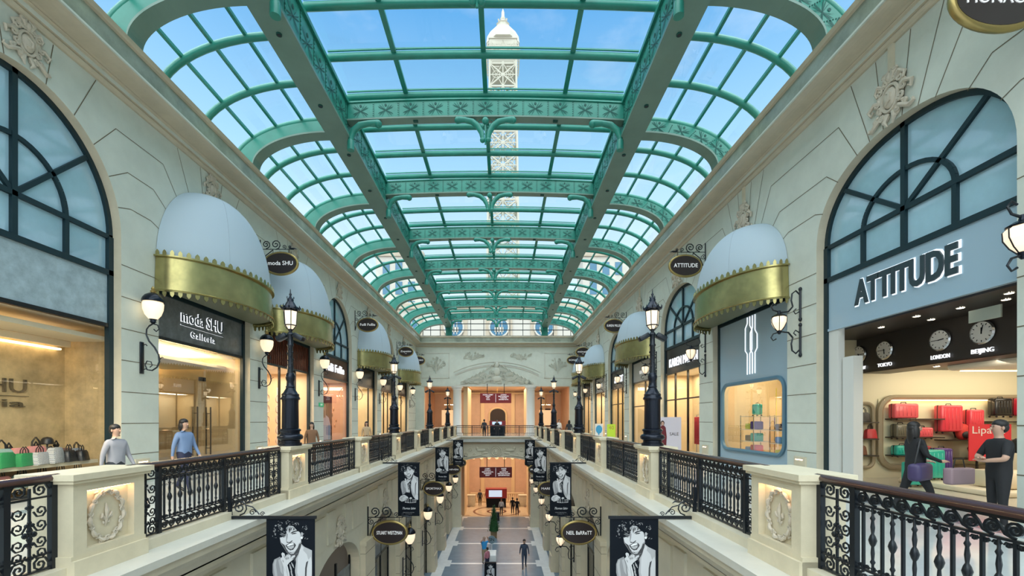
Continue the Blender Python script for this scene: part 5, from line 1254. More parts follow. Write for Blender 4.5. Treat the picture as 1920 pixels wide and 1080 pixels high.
# --- right 1: luggage shop
t=thing('shop_fascia','broad satin blue panel with big back-lit letters ATTITUDE','sign',(hx(1,XG-.05),9.01,0)); a=ARCH[1]['a']-.1
m=MB(); m.box(0,-a,SH,.06,a,SILL-.06); m.box(-.03,-a,SH-.03,.06,a,SH+.03); m.build('panel',BLUEF,t)
m=MB(); textmb(m,'ATTITUDE',.78,basis((-.012,.02,4.47),'-X'),0,.004,maxw=2.38,bold=.04); m.build('letter_glow',LETTER,t)
m=MB(); textmb(m,'ATTITUDE',.75,basis((-.045,.02,4.47),'-X'),0,.015,maxw=2.31,bold=.026); m.build('letters',DARKL,t)
t=thing('shop_fascia','satin blue fascia cut by the right photo edge','panel',(hx(1,XG-.05),3.5,0)); m=MB(); m.box(0,-a,SH,.06,a,SILL-.06); m.build('panel',BLUEF,t)
xa=hx(1,XG)
m=MB(); m.box(xa-.05,10.75,0,xa+.10,11.14,SH); m.box(xa+.0,10.35,0,xa+.22,10.68,3.1); m.box(xa-.05,6.83,0,xa+.1,7.0,SH); struct(m,'door_1',[mat('satin_white_jamb',(.66,.66,.62),.35)])
LC=mat('luggage_shop_wall',(.74,.68,.48),.5); DKC=mat('charcoal_soffit',(.035,.03,.028),.45)
m=MB(); X0,X1,Y0,Y1=xa+.0,16.0,4.6,12.12
m.add([(X0+.05,Y1,0),(X1,Y1,0),(X1,Y1,3.9),(X0+.05,Y1,3.9)],[(0,1,2,3)],0); m.add([(X1,Y0,0),(X1,Y1,0),(X1,Y1,3.9),(X1,Y0,3.9)],[(0,1,2,3)],0)
m.add([(X0,Y0,0),(X1,Y0,0),(X1,Y0,3.9),(X0,Y0,3.9)],[(0,1,2,3)],0); m.box(xa+.05,11.15,0,xa+.12,12.12,3.9,0)
m.box(xa+.1,Y0,3.78,9.75,Y1,3.86,1); m.box(9.7,Y0,2.88,9.9,Y1,3.86,1); m.box(9.9,Y0,2.96,X1,Y1,3.05,1); m.box(9.75,Y0,2.86,10.6,Y1,2.92,1)
m.add([(X0,Y0,.012),(X1,Y0,.012),(X1,Y1,.012),(X0,Y1,.012)],[(0,1,2,3)],2)
struct(m,'wall_luggage_shop',[LC,DKC,mat('luggage_floor',(.55,.50,.40),.2)])
m=MB(); m.rbox(10.4,6.2,2.74,15.8,10.4,2.95,.09,3,0); m.box(10.9,8.2,2.72,15.5,8.28,2.735,1); m.box(10.6,10.2,2.72,15.7,10.26,2.735,1); struct(m,'trim_9',[mat('white_ceiling_trough',(.8,.76,.66),.5),COVE])
area('shop_lamp',(12.0,8.6,2.70),(.1,.45,-1),4.0,3.4,190,(1,.88,.70)); area('shop_lamp',(12.2,11.0,2.9),(0,.8,-1),4.5,.4,60,(1,.88,.66))
for k,(x,y) in enumerate(((8.7,7.6),(8.9,8.6),(8.7,9.3),(9.1,8.0),(8.9,10.4),(9.3,9.6),(10.2,10.4),(10.4,8.4),(9.2,7.2))):
    m=MB(); z=3.78 if x<9.7 else 2.86; m.lathe([(.06,-.012),(.06,0)],(0,0,0),10,1); m.lathe([(.075,-.008),(.06,-.016),(.06,0)],(0,0,0),12,0)
    tag(m.build('downlight',[WHITEP,BULBD],None,(x,y,z)),'small lit round downlight in the dark ceiling of the luggage shop','downlight','downlights of the luggage shop')
m=MB(); m.box(8.95,7.95,3.45,8.98,8.5,3.68); tag(m.build('ceiling_sign',mat('pale_green_panel',(.55,.62,.55),.4)),'pale green hanging panel under dark shop ceiling','sign')
def clock(y,txt,hh,mm,lab):
    t=thing('wall_clock',lab,'clock',(9.69,y,3.36),0,'city clocks'); M=basis((0,0,0),'-X')
    m=MB(M); m.lathe([(.235,0),(.24,.03),(.215,.055),(.205,.03)],(0,0,0),28); m.build('rim',mat('chrome',(0,0,0)),t)
    m=MB(M); m.lathe([(.21,.02),(.21,.038)],(0,0,0),28); m.build('dial',WHITEP,t)
    m=MB(M)
    for k in range(12):
        a_=k*PI/6; m.M=M@Matrix.Rotation(-a_,4,'Z'); m.box(-.007,.155,.036,.007,.19,.042)
    m.build('hour_marks',BLACK,t)
    for a_,l,w,n in (((hh+mm/60)*PI/6,.10,.010,'hour_hand'),(mm*PI/30,.15,.006,'minute_hand')):
        m=MB(M@Matrix.Rotation(-a_,4,'Z')); m.box(-w,-.03,.041,w,l,.047); m.build(n,BLACK,t)
    m=MB(); textmb(m,txt,.13,basis((-.02,0,-.37),'-X'),0,.01,maxw=.42); m.build('city_name',LETTER,t)
clock(8.92,'BEIJING',0,2,'round chrome wall clock above the word BEIJING'); clock(9.78,'LONDON',2,45,'round chrome wall clock above the word LONDON'); clock(11.2,'TOKYO',5,45,'round chrome wall clock above the word TOKYO'); clock(12.0,'MOSCOW',5,15,'partly hidden chrome wall clock above the word MOSCOW')
# niche surround and shelves on the far side wall (faces the camera)
YW=12.10; Q=.893
def zq(z): return 1.6+(z-1.6)*Q
t=thing('shelf_niche','wide rounded wall niche with lit shelves for luggage','niche',(0,YW,0)); m=MB()
IN=[(x*Q,zq(z)) for x,z in rr(11.5,17.1,.15,2.28,.45)]; m.tube([(x,-.05,z) for x,z in IN+[IN[0]]],.08,6); m.build('surround',mat('taupe_surround',(.34,.28,.18),.4),t)
m=MB(); m.box(11.5*Q,-.012,.4,17.1*Q,-.002,2.17); m.build('back_panel',mat('cream_backlit',(.78,.74,.52),.5),t); m=MB(); m.box(11.6*Q,-.1,2.12,17*Q,-.05,2.14); m.build('light_strip',COVE,t)
sm=MB(); so=None
for z,w in ((.42,0),(.97,0),(1.52,0)):
    for x0,x1 in ((11.7,13.1),(13.2,14.5),(14.6,15.5),(15.6,16.9)):
        if z==1.52 and x0==13.2: continue
        zz=z+(.08 if int(x0*10)%2 else 0); m=MB(); m.box(x0*Q,-.4,zq(zz),x1*Q,0,zq(zz)+.03); m.build('shelf',mat('dark_shelf',(.05,.04,.03),.4),t)
items=[(12.1,1.55,.75,.45,CORAL,'coral'),(13.45,1.63,.62,.05+.45,REDC,'red'),]
L1=[(12.05,1.55,.72,.50,CORAL,'wide coral suitcase on the top shelf, far left of the niche'),(13.4,1.15,.66,.85,(.75,.06,.09),'large coral red suitcase standing in the niche'),(14.15,1.15,.44,.72,(.75,.06,.09),'medium coral red suitcase right of the large one'),
 (14.95,1.63,.52,.58,BLKC,'black suitcase on the top shelf beside the red one'),(15.6,1.63,.5,.58,REDC,'glossy red suitcase on the top shelf beside black case'),(16.25,1.55,.5,.36,BLKC,'black trunk with white straps on top shelf'),(16.8,1.55,.44,.36,OLIV,'dark trunk at the right end of top shelf'),
 (11.95,.98,.42,.46,OLIV,'olive suitcase on the middle shelf left'),(12.6,.98,.5,.36,CORAL,'coral weekender case on the middle shelf'),(12.0,.44,.5,.36,TEAL,'small teal patterned case on the lower shelf'),(12.6,.44,.4,.34,REDC,'small red case on the lower shelf'),
 (16.3,.98,.5,.50,BLKC,'black trunk on the middle shelf behind the red poster'),(16.95,.44,.5,.55,BLKC,'black case at the low right end of the niche')]
for x,z,w,h,c,l in L1: suitcase(l,(x*Q,YW-.22,zq(z)+.03),w*Q,h*Q,.24,c)
suitcase('tall turquoise suitcase with diagonal ribs on the shop floor platform',(10.35,10.75,.14),.58,.74,.28,TEAL); suitcase('smaller turquoise suitcase left of the tall turquoise one',(9.72,10.45,.02),.43,.58,.26,TEAL); suitcase('dark purple suitcase beside the tall turquoise one',(10.9,11.0,.14),.38,.76,.26,PURP)
def backpack(lab,loc,col,w=.34,h=.46):
    t=thing('backpack',lab,'backpack',loc); c=mat('pack_%02d%02d%02d'%tuple(int(q*99) for q in col),col,.7); m=MB(); m.ell((0,0,h*.48),(w/2,.13,h*.5),14,10); m.build('body',c,t)
    m=MB(); m.ell((0,-.11,h*.33),(w*.36,.06,h*.22),10,8); m.build('pocket',BLK,t)
    m=MB(); 
    for s_ in (-1,1): m.tube([(s_*w*.25,.08,h*.9),(s_*w*.3,.16,h*.6),(s_*w*.28,.1,h*.15)],.015,5)
    m.tube([(-.04,0,h*.95),(0,0,h*1.06),(.04,0,h*.95)],.012,5); m.build('strap',BLK,t)
for a_ in (('red backpack on the middle shelf, centre of the niche',(13.8*Q,YW-.25,zq(.98)),(.65,.05,.04)),('teal patterned backpack on the middle shelf',(14.3*Q,YW-.3,zq(.98)),(.05,.32,.3)),('second teal backpack beside the patterned one',(14.75*Q,YW-.3,zq(.98)),(.06,.28,.27)),
    ('black backpack hanging below the middle shelf',(13.9*Q,YW-.55,zq(.45)),(.03,.025,.025)),('brown backpack on the lower shelf by the black one',(14.35*Q,YW-.5,zq(.4)),(.12,.06,.03)),('black and red backpack by the red poster',(14.8*Q,YW-.5,zq(.4)),(.4,.02,.02)),('maroon rucksack behind the man in black',(16.6*Q,YW-.6,zq(.98)),(.09,.01,.03))): backpack(*a_)
t=thing('shop_poster','red Lipault poster standing behind the two people in luggage shop','poster',(12.1,10.9,.14)); m=MB(); m.box(-.62,-.01,.45,.42,.01,1.35,0); textmb(m,'Lipault',.26,basis((-.15,-.014,1.2),'-Y'),1,.001,maxw=.8); m.add([(a_-.1,-.013,b_) for a_,b_ in ov(0,.85,.07,.1,10)],[tuple(range(10))],1); m.build('board',[mat('poster_red',(.72,.04,.06),.5),WHITEP],t)
m=MB(); m.box(-.4,.02,0,-.36,.05,.5); m.box(.2,.02,0,.24,.05,.5); m.build('leg',BLACKF,t)
t=thing('display_plinth','stepped cream platform with box plinths on luggage shop floor','platform',(11.3,9.8,.015)); m=MB(); m.rbox(-1.3,-.85,0,2.9,1.4,.12,.03); m.build('step',OFFW,t)
m=MB(); m.rbox(-.9,-.6,.14,-.15,0,.50,.02,1); m.rbox(.0,-.3,.14,.55,.3,.85,.02,1); m.rbox(.7,-.6,.14,1.4,0,.45,.02,1); m.build('box_plinth',OFFW,t)
handbag(.5,.32,.2,BLK,'small black handbag with loop handle on cream plinth',(11.57,9.8,.865),0,True,PI/2); handbag(.5,.4,.2,mat('mauve_leather',(.3,.2,.22),.5),'mauve tote bag on the low right plinth',(12.35,9.5,.465),0,True,PI/2)
# inner shelving on the left part of the shop wall
t=thing('shelf_niche','narrow rounded niche of small bags at left of the luggage shop','niche',(0,YW,0)); m=MB(); IN=[(x*Q,zq(z)) for x,z in rr(10.2,11.3,.15,2.1,.2,5)]; m.tube([(x,-.05,z) for x,z in IN+[IN[0]]],.05,6); m.build('surround',MATS['taupe_surround'],t)
for z in (.5,1.0,1.5): m=MB(); m.box(10.25*Q,-.3,zq(z),11.25*Q,0,zq(z)+.03); m.build('shelf',MATS['dark_shelf'],t)
for k,(x,z,c,l) in enumerate(((10.6,1.53,BLK,'black'),(10.9,1.53,BLK,'black'),(11.1,1.03,mat('red_leather',(.5,.03,.04),.4),'red'),(10.8,.53,BRN,'brown'))): handbag(.28,.26,.16,c,'small %s bag on the %s shelf of the narrow niche%s'%(l,('top','top','middle','lower')[k],(', left one',', right one','','')[k]),(x*Q,YW-.17,zq(z)),0,True,PI/2)
# ------------------------------------------------------------------ awnings
def awning(side,yc,lab):
    A=ARCH[side]; a=2.22; p=1.45 if side<0 else 1.25; zt=A['s']+A['b']+.10; zb0=5.02; zb1=5.88; H=zt-zb1
    t=thing('dome_awning',lab,'awning',(hx(side,HW),yc,0),0,'dome awnings over shopfronts'); d=-side
    m=MB(); N=28; Mv=14
    def pt(u,v): # u: 0..pi across, v: 0 bottom..1 top
        th=PI/2*v; q=cos(th)**.75; return (d*p*sin(u)*q+d*.01, -a*cos(u)*(cos(th)**.9), zb1+H*sin(th))
    vs=[pt(PI*i/N,j/Mv) for j in range(Mv+1) for i in range(N+1)]
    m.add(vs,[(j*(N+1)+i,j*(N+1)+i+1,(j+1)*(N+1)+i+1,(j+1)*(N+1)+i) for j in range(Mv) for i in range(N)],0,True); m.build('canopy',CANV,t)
    m=MB()
    for k in (2,4): m.tube([pt(PI*k/6,j/Mv) for j in range(Mv+1)],.005,4)
    m.build('seams',mat('awning_seam',(.40,.46,.52),.7),t)
    m=MB(); 
    def bp(u,z,k=1.0): return (d*(p*k*sin(u)+.01),-a*(1+(k-1)*.5)*cos(u),z)
    P=40
    for z0,k0,z1,k1 in ((zb0,1.05,zb1,1.02),(zb1,1.02,zb1,1.08),(zb1,1.08,zb1+.04,1.08),(zb1+.04,1.08,zb1+.04,1.0),(zb0,1.05,zb0-.03,1.09),(zb0-.03,1.09,zb0-.06,1.08)):
        m.add([bp(PI*i/P,z0,k0) for i in range(P+1)]+[bp(PI*i/P,z1,k1) for i in range(P+1)],[(i,i+1,P+2+i,P+1+i) for i in range(P)],0,True)
    m.build('gold_band',GOLD,t)
    n=29; ss=[]
    for (zc,up,nm) in ((zb1+.03,1,'upper_scallops'),(zb0-.05,-1,'lower_scallops')):
        m=MB()
        for i in range(n):
            u=PI*(i+.5)/n; du=PI/n*.26
            x0=bp(u-du,zc,1.07); x1=bp(u+du,zc,1.07); T=[]
            for s_,h in ((0,0),(0,.10),(.15,.15),(.5,.20),(.85,.15),(1,.10),(1,0)):
                T.append((x0[0]+(x1[0]-x0[0])*s_,x0[1]+(x1[1]-x0[1])*s_,zc+up*h*.75))
            nb=Vector((sin(u)*d,-cos(u)*.5,0)).normalized()*.02
            m.add(T+[(q[0]-nb.x,q[1]-nb.y,q[2]) for q in T],[tuple(range(7)),tuple(range(13,6,-1))]+[(j,(j+1)%7,7+(j+1)%7,7+j) for j in range(7)],0)
        m.build(nm,GOLD,t)
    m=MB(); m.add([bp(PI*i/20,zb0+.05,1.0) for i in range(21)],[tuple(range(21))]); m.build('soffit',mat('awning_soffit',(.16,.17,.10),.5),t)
    return t
oa={-1:None,1:None}; lab={13.84:'nearest dome awning on the left, white cloth with gold band, over glass doors',19.24:'second left dome awning behind the moda SHU oval sign',30.02:'third left dome awning beyond the rounded script fascia',40.8:'farthest left dome awning close to end wall',
 14.52:'nearest dome awning on the right, white cloth with gold band',25.54:'second right dome awning beyond the black fascia shop',36.56:'third right dome awning',42.07:'farthest right dome awning close to end wall'}
for side,ops in ((-1,LEFT),(1,RIGHT)):
    for yc,k in ops:
        if k!='a': continue
        if oa[side] is None: oa[side]=awning(side,yc,lab[yc])
        else: copy_tree(oa[side],(hx(side,HW),yc,0),0,lab[yc])
# ------------------------------------------------------------------ cartouches above arches and lower keystones
def cartouche(s=1):
    t=thing('wall_cartouche','x','ornament'); r=MB()
    r.ell((.05,0,0),(.07,.15,.21),12,8); r.tube([(.05,.19*cos(a*PI/10),.26*sin(a*PI/10)) for a in range(21)],.035,6)
    r.tube([(.08,-.05,.12),(.12,.06,.05),(.12,.05,-.08),(.09,-.06,-.12)],.03,5)
    for s_ in (-1,1):
        r.tube([(.04,s_*.12,.28),(.08,s_*.25,.38),(.06,s_*.34,.30),(.06,s_*.30,.20)],[.03,.045,.035,.02],6)
        r.tube([(.04,s_*.20,.05),(.07,s_*.36,.10),(.07,s_*.50,.02),(.05,s_*.46,-.08),(.05,s_*.40,-.02)],[.03,.045,.04,.03,.02],6)
        r.tube([(.04,s_*.15,-.25),(.07,s_*.30,-.34),(.07,s_*.44,-.44),(.05,s_*.52,-.40),(.05,s_*.50,-.34)],[.03,.05,.045,.03,.02],6)
        r.tube([(.04,s_*.05,-.30),(.07,s_*.12,-.45),(.05,s_*.06,-.55)],[.035,.045,.015],6)
        r.tube([(.04,s_*.05,.30),(.08,s_*.10,.46),(.05,s_*.02,.56)],[.03,.05,.02],6)
        for k in range(3): r.ell((.06,s_*(.22+.07*k),-.18-.05*k),(.03,.045,.035),8,6)
    r.ell((.07,0,.42),(.05,.07,.09),8,6)
    for s_ in (-1,1):
        for k,(y_,z_,rr_) in enumerate(((.10,.34,.07),(.24,.26,.08),(.30,.05,.07),(.24,-.10,.08),(.18,-.30,.07),(.33,-.28,.05),(.12,.50,.05))):
            r.tube([(.06,s_*(y_+a_),z_+b_) for a_,b_ in spiral(0,0,rr_,k,1.4,10,.2)],.028,5)
        r.ell((.03,s_*.12,.40),(.04,.08,.12),8,6); r.ell((.03,s_*.26,.12),(.04,.09,.12),8,6); r.ell((.03,s_*.12,-.34),(.04,.09,.10),8,6)
    for k in range(5): r.tube([(.05,0,.30),(.08,.10*(k-2)/2,.42),(.06,.17*(k-2)/2,.50)],[.02,.03,.01],5)
    r.build('carving',RELIEF,t); return t
c0=cartouche(); u=False
oname={}
for side,ops in ((-1,LEFT),(1,RIGHT)):
    for k,(yc,kd) in enumerate(ops):
        z=(8.78 if side<0 else 8.15); l='carved plaster cartouche above the %s %s arch'%(('camera side','nearest','second','third','fourth','fifth','sixth','farthest')[k],'left' if side<0 else 'right')
        if not u: c0.location=(hx(side,HW),yc,z); c0.scale=(.8,)*3; c0['label']=l; c0['group']='plaster cartouches'; u=True
        else: copy_tree(c0,(hx(side,HW),yc,z),0 if side<0 else PI,l,scale=.8 if side<0 else 1.0)
    for k,yc in enumerate(LOW[2:]):
        copy_tree(c0,(hx(side,LW),yc,-1.35),0 if side<0 else PI,'carved leaf keystone over lower %s arch, number %d from the camera'%('left' if side<0 else 'right',k+1),scale=.75,group='lower keystones')
    for k in range(7):
        y=(LP_ if side<0 else RP_)[k+1]
        t=MB(); t.box(0,-.22,.1,-side*.05,.22,.62); t.box(0,-.15,.16,-side*.056,.15,.56,1); t.box(-side*.03,-.14,.53,-side*.06,.14,.55,2)
        tag(t.build('lit_wall_niche',[STONE2,PED,NICHEL],None,(hx(side,HW),y,0)),'small lit niche at foot of the %s wall pier %d'%('left' if side<0 else 'right',k+1),'niche','pier foot niches')
# vertical raised strip joints on the right wall
m=MB()
for yc,_ in RIGHT: m.box(hx(1,HW),yc-.06,8.7,hx(1,HW-.05),yc+.06,9.24)
struct(m,'trim_10',[STONE2])
# ------------------------------------------------------------------ people
SK=mat('skin',(.50,.30,.21),.5); HAIR=mat('black_hair',(.012,.009,.008),.5); SHOE=mat('black_shoe',(.01,.01,.01),.3)
def cloth(n,c): return mat('cloth_'+n,c,.8)
def person(lab,loc,rz,h=1.6,top=None,bot=None,hairlen=0,pose='stand',skirt=False,face=False,sleeve='long',arms=None,hair=HAIR,extra=None,group=None):
    t=thing('person',lab,'person',loc,rz,group); k=h/1.75
    # local: faces -Y ; joints in metres for 1.75
    J={'pel':(0,0,.93),'wst':(0,0,1.08),'chs':(0,.0,1.30),'nk0':(0,.01,1.46),'nk':(0,.0,1.53),'hd0':(0,-.01,1.58),'hd1':(0,-.015,1.66),'hd2':(0,-.0,1.72)}
    R={'pel':.155,'wst':.135,'chs':.155,'nk0':.065,'nk':.052,'hd0':.068,'hd1':.088,'hd2':.062}
    Z={'pel':'b','wst':'t','chs':'t','nk0':'t','nk':'s','hd0':'s','hd1':'s','hd2':'s'}
    E=[('pel','wst'),('wst','chs'),('chs','nk0'),('nk0','nk'),('nk','hd0'),('hd0','hd1'),('hd1','hd2')]
    st={'stand':(.0,.0),'walk':(.26,-.24)}.get(pose,(0,0))
    for s_,f in ((-1,st[0]),(1,st[1])):
        n='L' if s_<0 else 'R'
        J['hip'+n]=(s_*.09,0,.88); J['kn'+n]=(s_*.10,-f*.62-.02,.50); J['an'+n]=(s_*.10,-f*.95+ (.06 if f<0 else 0),.10+(.05 if f<0 else 0)); J['to'+n]=(s_*.115,-f*.95-.14,.045)
        R['hip'+n]=.105; R['kn'+n]=.062; R['an'+n]=.045; R['to'+n]=.036
        for q in ('hip','kn','an'): Z[q+n]='b'
        Z['to'+n]='h'
        E+=[('pel','hip'+n),('hip'+n,'kn'+n),('kn'+n,'an'+n),('an'+n,'to'+n)]
        ar=(arms or {}).get(n) or [(s_*.245,-.0+f*.15,1.14),(s_*.27,-.06+f*.4,.90),(s_*.27,-.09+f*.45,.82)]
        J['sh'+n]=(s_*.175,0,1.40); J['el'+n]=ar[0]; J['wr'+n]=ar[1]; J['ha'+n]=ar[2]
        R['sh'+n]=.072; R['el'+n]=.046; R['wr'+n]=.030; R['ha'+n]=.036
        Z['sh'+n]='t'; Z['el'+n]='t'; Z['wr'+n]='t' if sleeve=='long' else 's'; Z['ha'+n]='s'
        E+=[('chs','sh'+n),('sh'+n,'el'+n),('el'+n,'wr'+n),('wr'+n,'ha'+n)]
        if face:   # fingers and thumb
            w=Vector(J['wr'+n]); hh=Vector(J['ha'+n]); d=(hh-w).normalized(); sd=d.cross(Vector((0,0,1)) if abs(d.z)<.9 else Vector((0,1,0))).normalized(); up=sd.cross(d)
            for q in range(4):
                b=hh+sd*(.024-.016*q)+d*.02; l=(.055,.065,.062,.048)[q]
                J['f%d%s'%(q,n)]=tuple(b+d*l*.55); J['g%d%s'%(q,n)]=tuple(b+d*l-up*.02)
                R['f%d%s'%(q,n)]=.009; R['g%d%s'%(q,n)]=.007; Z['f%d%s'%(q,n)]=Z['g%d%s'%(q,n)]='s'; E+=[('ha'+n,'f%d%s'%(q,n)),('f%d%s'%(q,n),'g%d%s'%(q,n))]
            J['th'+n]=tuple(hh+sd*.045+d*.005-up*.01); R['th'+n]=.010; Z['th'+n]='s'; E.append(('ha'+n,'th'+n))
    if skirt:
        pass
    names=list(J); me=bpy.data.meshes.new('b'); me.from_pydata([tuple(c*k for c in J[n]) for n in names],[(names.index(a_),names.index(b_)) for a_,b_ in E],[])
    ob=bpy.data.objects.new('b',me); COL.objects.link(ob); sk=ob.modifiers.new('s','SKIN'); sk.use_smooth_shade=True
    if not me.skin_vertices: 
        pass
    for i,n in enumerate(names):
        v=me.skin_vertices[0].data[i]; r_=R[n]*k
        v.radius=(r_*1.15,r_*.85) if n in('pel','wst','chs') else (r_,r_); v.use_root=(n=='pel')
    sb=ob.modifiers.new('u','SUBSURF'); sb.levels=2 if face else 1; sb.render_levels=sb.levels
    dg=bpy.context.evaluated_depsgraph_get(); ev=ob.evaluated_get(dg); nm_=bpy.data.meshes.new_from_object(ev); bpy.data.objects.remove(ob)
    mats=[SK,top,bot,SHOE]; ix={'s':0,'t':1,'b':2,'h':3}
    for m_ in mats: nm_.materials.append(m_)
    segs=[(Vector(J[a_])*k,Vector(J[b_])*k,a_,b_) for a_,b_ in E]
    for p in nm_.polygons:
        c=p.center; best=9; bz='t'
        for A_,B_,na,nb in segs:
            d=B_-A_; tt=max(0,min(1,(c-A_).dot(d)/d.length_squared)); q=(c-(A_+d*tt)).length-(R[na]*(1-tt)+R[nb]*tt)*k*.9
            if q<best:
                best=q
                if na.startswith('wr'): bz='s'
                elif na.startswith('el') : bz=('t' if sleeve=='long' else 's')
                elif na.startswith('sh'): bz='t' if (sleeve=='long' or tt<.8) else 's'
                elif na=='nk0': bz='s' if tt>.35 else 't'
                elif na=='pel' and nb=='wst': bz='b' if tt<.25 else 't'
                elif na.startswith('an'): bz='h'
                elif na=='pel': bz='b'
                else: bz=Z[na] if tt<.5 else Z[nb]
                if na=='chs': bz='t'
        p.material_index=ix[bz]; p.use_smooth=True
    # face features sculpted into the same mesh data
    body=bpy.data.objects.new('body',nm_); COL.objects.link(body); body.parent=t
    if True:
        bm=bmesh.new(); bm.from_mesh(nm_); n0=len(bm.verts)
        def blob(c,r,mi):
            g=bmesh.ops.create_uvsphere(bm,u_segments=8,v_segments=6,radius=1); 
            for v in g['verts']: v.co=Vector(((c[0]+v.co.x*r[0])*k,(c[1]+v.co.y*r[1])*k,(c[2]+v.co.z*r[2])*k))
            for f in {f for v in g['verts'] for f in v.link_faces}: f.material_index=mi; f.smooth=True
        blob((0,-.098,1.635),(.012,.02,.022),0); blob((-.086,0,1.64),(.012,.02,.03),0); blob((.086,0,1.64),(.012,.02,.03),0)
        if face:
            for s_ in (-1,1): blob((s_*.03,-.088,1.662),(.012,.008,.006),3); blob((s_*.032,-.09,1.682),(.018,.006,.004),3)
            nm_.materials.append(mat('lips',(.35,.12,.10),.5)); blob((0,-.088,1.602),(.024,.01,.007),4)
        bm.to_mesh(nm_); bm.free()
    m=MB()
    m.M=Matrix.Scale(k,4)
    m.ell((0,.02,1.70),(.092,.098,.082),14,8); m.ell((0,.05,1.65),(.088,.07,.09),12,8)
    if hairlen: 
        m.ell((0,.06,1.60-hairlen*.3),(.10,.055,.10+hairlen*.5),12,8)
        for s_ in (-1,1): m.ell((s_*.08,.02,1.62-hairlen*.25),(.03,.06,.06+hairlen*.4),8,6)
    m.build('hair',hair,t)
    if skirt:
        m=MB(Matrix.Scale(k,4)); m.lathe([(.17,1.0),(.2,.85),(.23,.60),(.22,.58)],(0,0,0),14); m.build('skirt',top,t)
    return t
BC=cloth('black',(.012,.012,.014)); NV=cloth('navy',(.02,.025,.06)); WH=cloth('white',(.7,.7,.7)); BL=cloth('blue',(.03,.28,.62)); KH=cloth('khaki',(.35,.28,.18)); DG=cloth('charcoal',(.03,.035,.045)); BR=cloth('brown',(.20,.10,.05)); BG=cloth('bluegrey',(.16,.24,.40))
person('man in black polo shirt standing with folded arms at the luggage shop entrance',(7.12,6.35,0),-1.8,1.58,BC,BC,face=True,sleeve='short',arms={'L':[(-.26,-.10,1.16),(-.06,-.24,1.16),(.02,-.25,1.17)],'R':[(.26,-.10,1.16),(.05,-.22,1.12),(-.03,-.24,1.13)]})
person('woman with long black hair in dark jacket walking past the luggage shop with bags',(6.85,7.35,0),1.3,1.55,BC,BC,hairlen=.22,pose='walk',face=True,arms={'L':[(-.25,-.05,1.15),(-.20,-.28,1.05),(-.18,-.35,1.05)],'R':[(.25,-.03,1.14),(.22,-.27,1.03),(.20,-.34,1.02)]})
t=thing('shoulder_bag','large dark violet shoulder bag held at hip of the walking woman','bag',(6.72,7.12,.62),.5); m=MB()
m.rbox(-.26,-.09,0,.26,.09,.28,.06,3); m.build('body',mat('violet_leather',(.05,.035,.10),.5),t); m=MB(); m.tube([(-.2,0,.26),(-.14,-.02,.5),(.0,0,.66),(.14,-.02,.5),(.2,0,.26)],.012,6); m.build('strap',BLK,t)
t=thing('carrier_bag','pale mauve patterned bag carried in front of the walking woman','bag',(7.22,7.0,.58),.2); m=MB(); m.rbox(-.24,-.07,0,.24,.07,.26,.03,2); m.build('body',mat('mauve_leather',(0,0,0)),t); m=MB(); m.tube([(-.12,0,.25),(-.08,0,.40),(.08,0,.40),(.12,0,.25)],.008,5); m.build('handle',BLK,t)
person('person in pale blue shirt with backpack walking past the moda SHU glass doors',(-6.9,9.6,0),1.4,1.6,BG,NV,pose='walk',hairlen=.05)
person('person in grey top walking by bag shop window',(-6.9,7.9,0),1.5,1.5,cloth('grey',(.30,.30,.33)),DG,pose='walk')
person('person in brown coat on left gallery beside first far lamp',(-6.55,15.2,0),.6,1.5,BR,BR,hairlen=.2)
person('person in beige coat on left gallery outside the fifth shop',(-6.6,21.5,0),.4,1.5,cloth('beige',(.45,.33,.2)),BR,hairlen=.15)
person('man in dark clothes leaning at the bridge railing',((908-942)*39.5/F,39.5,0),PI,1.62,DG,BC); person('woman in black at the upper information kiosk on bridge',((932-942)*40.2/F,40.2,0),0,1.58,BC,BC,hairlen=.15)
person('person in white shirt on far right gallery',(5.0,39.0,0),.5,1.6,WH,NV); person('person in dark coat on right gallery near the end lamps',(4.9,32.5,0),PI,1.55,DG,DG,hairlen=.1)
def at(px,Y): return ((px-942)*Y/F,Y,ZL)
person('man in dark blue suit walking on lower floor',at(983,27.7),0,1.8,cloth('suit',(.04,.06,.10)),cloth('suit',(0,0,0)),pose='walk')
person('man in bright blue shirt raising a camera beside the display board',at(908,28.6),.5,1.72,BL,KH,sleeve='short',hair=mat('grey_hair',(.3,.26,.2),.6),arms={'L':[(-.30,-.12,1.50),(-.10,-.25,1.78),(-.06,-.27,1.84)],'R':[(.30,-.12,1.50),(.10,-.25,1.78),(.06,-.27,1.84)]})
person('woman in white top standing before the lower hall kiosk',at(940,43.0),0,1.6,WH,DG,hairlen=.1); person('person in black, left one of the two beside the hall medallion',at(961,43.6),PI,1.65,BC,BC); person('man in black suit, right one of the two beside the hall medallion',at(969.5,42.8),PI,1.7,BC,BC)
person('person in dark top left of lower kiosk',at(900,48),0,1.7,DG,BC); person('person in brown behind the lower kiosk, left side',at(914,48.6),0,1.72,BR,BR); person('person in black behind lower kiosk',at(929,48.8),0,1.7,BC,BC)
person('child in white standing near the cone tree',at(925.5,41.5),0,1.2,WH,WH)
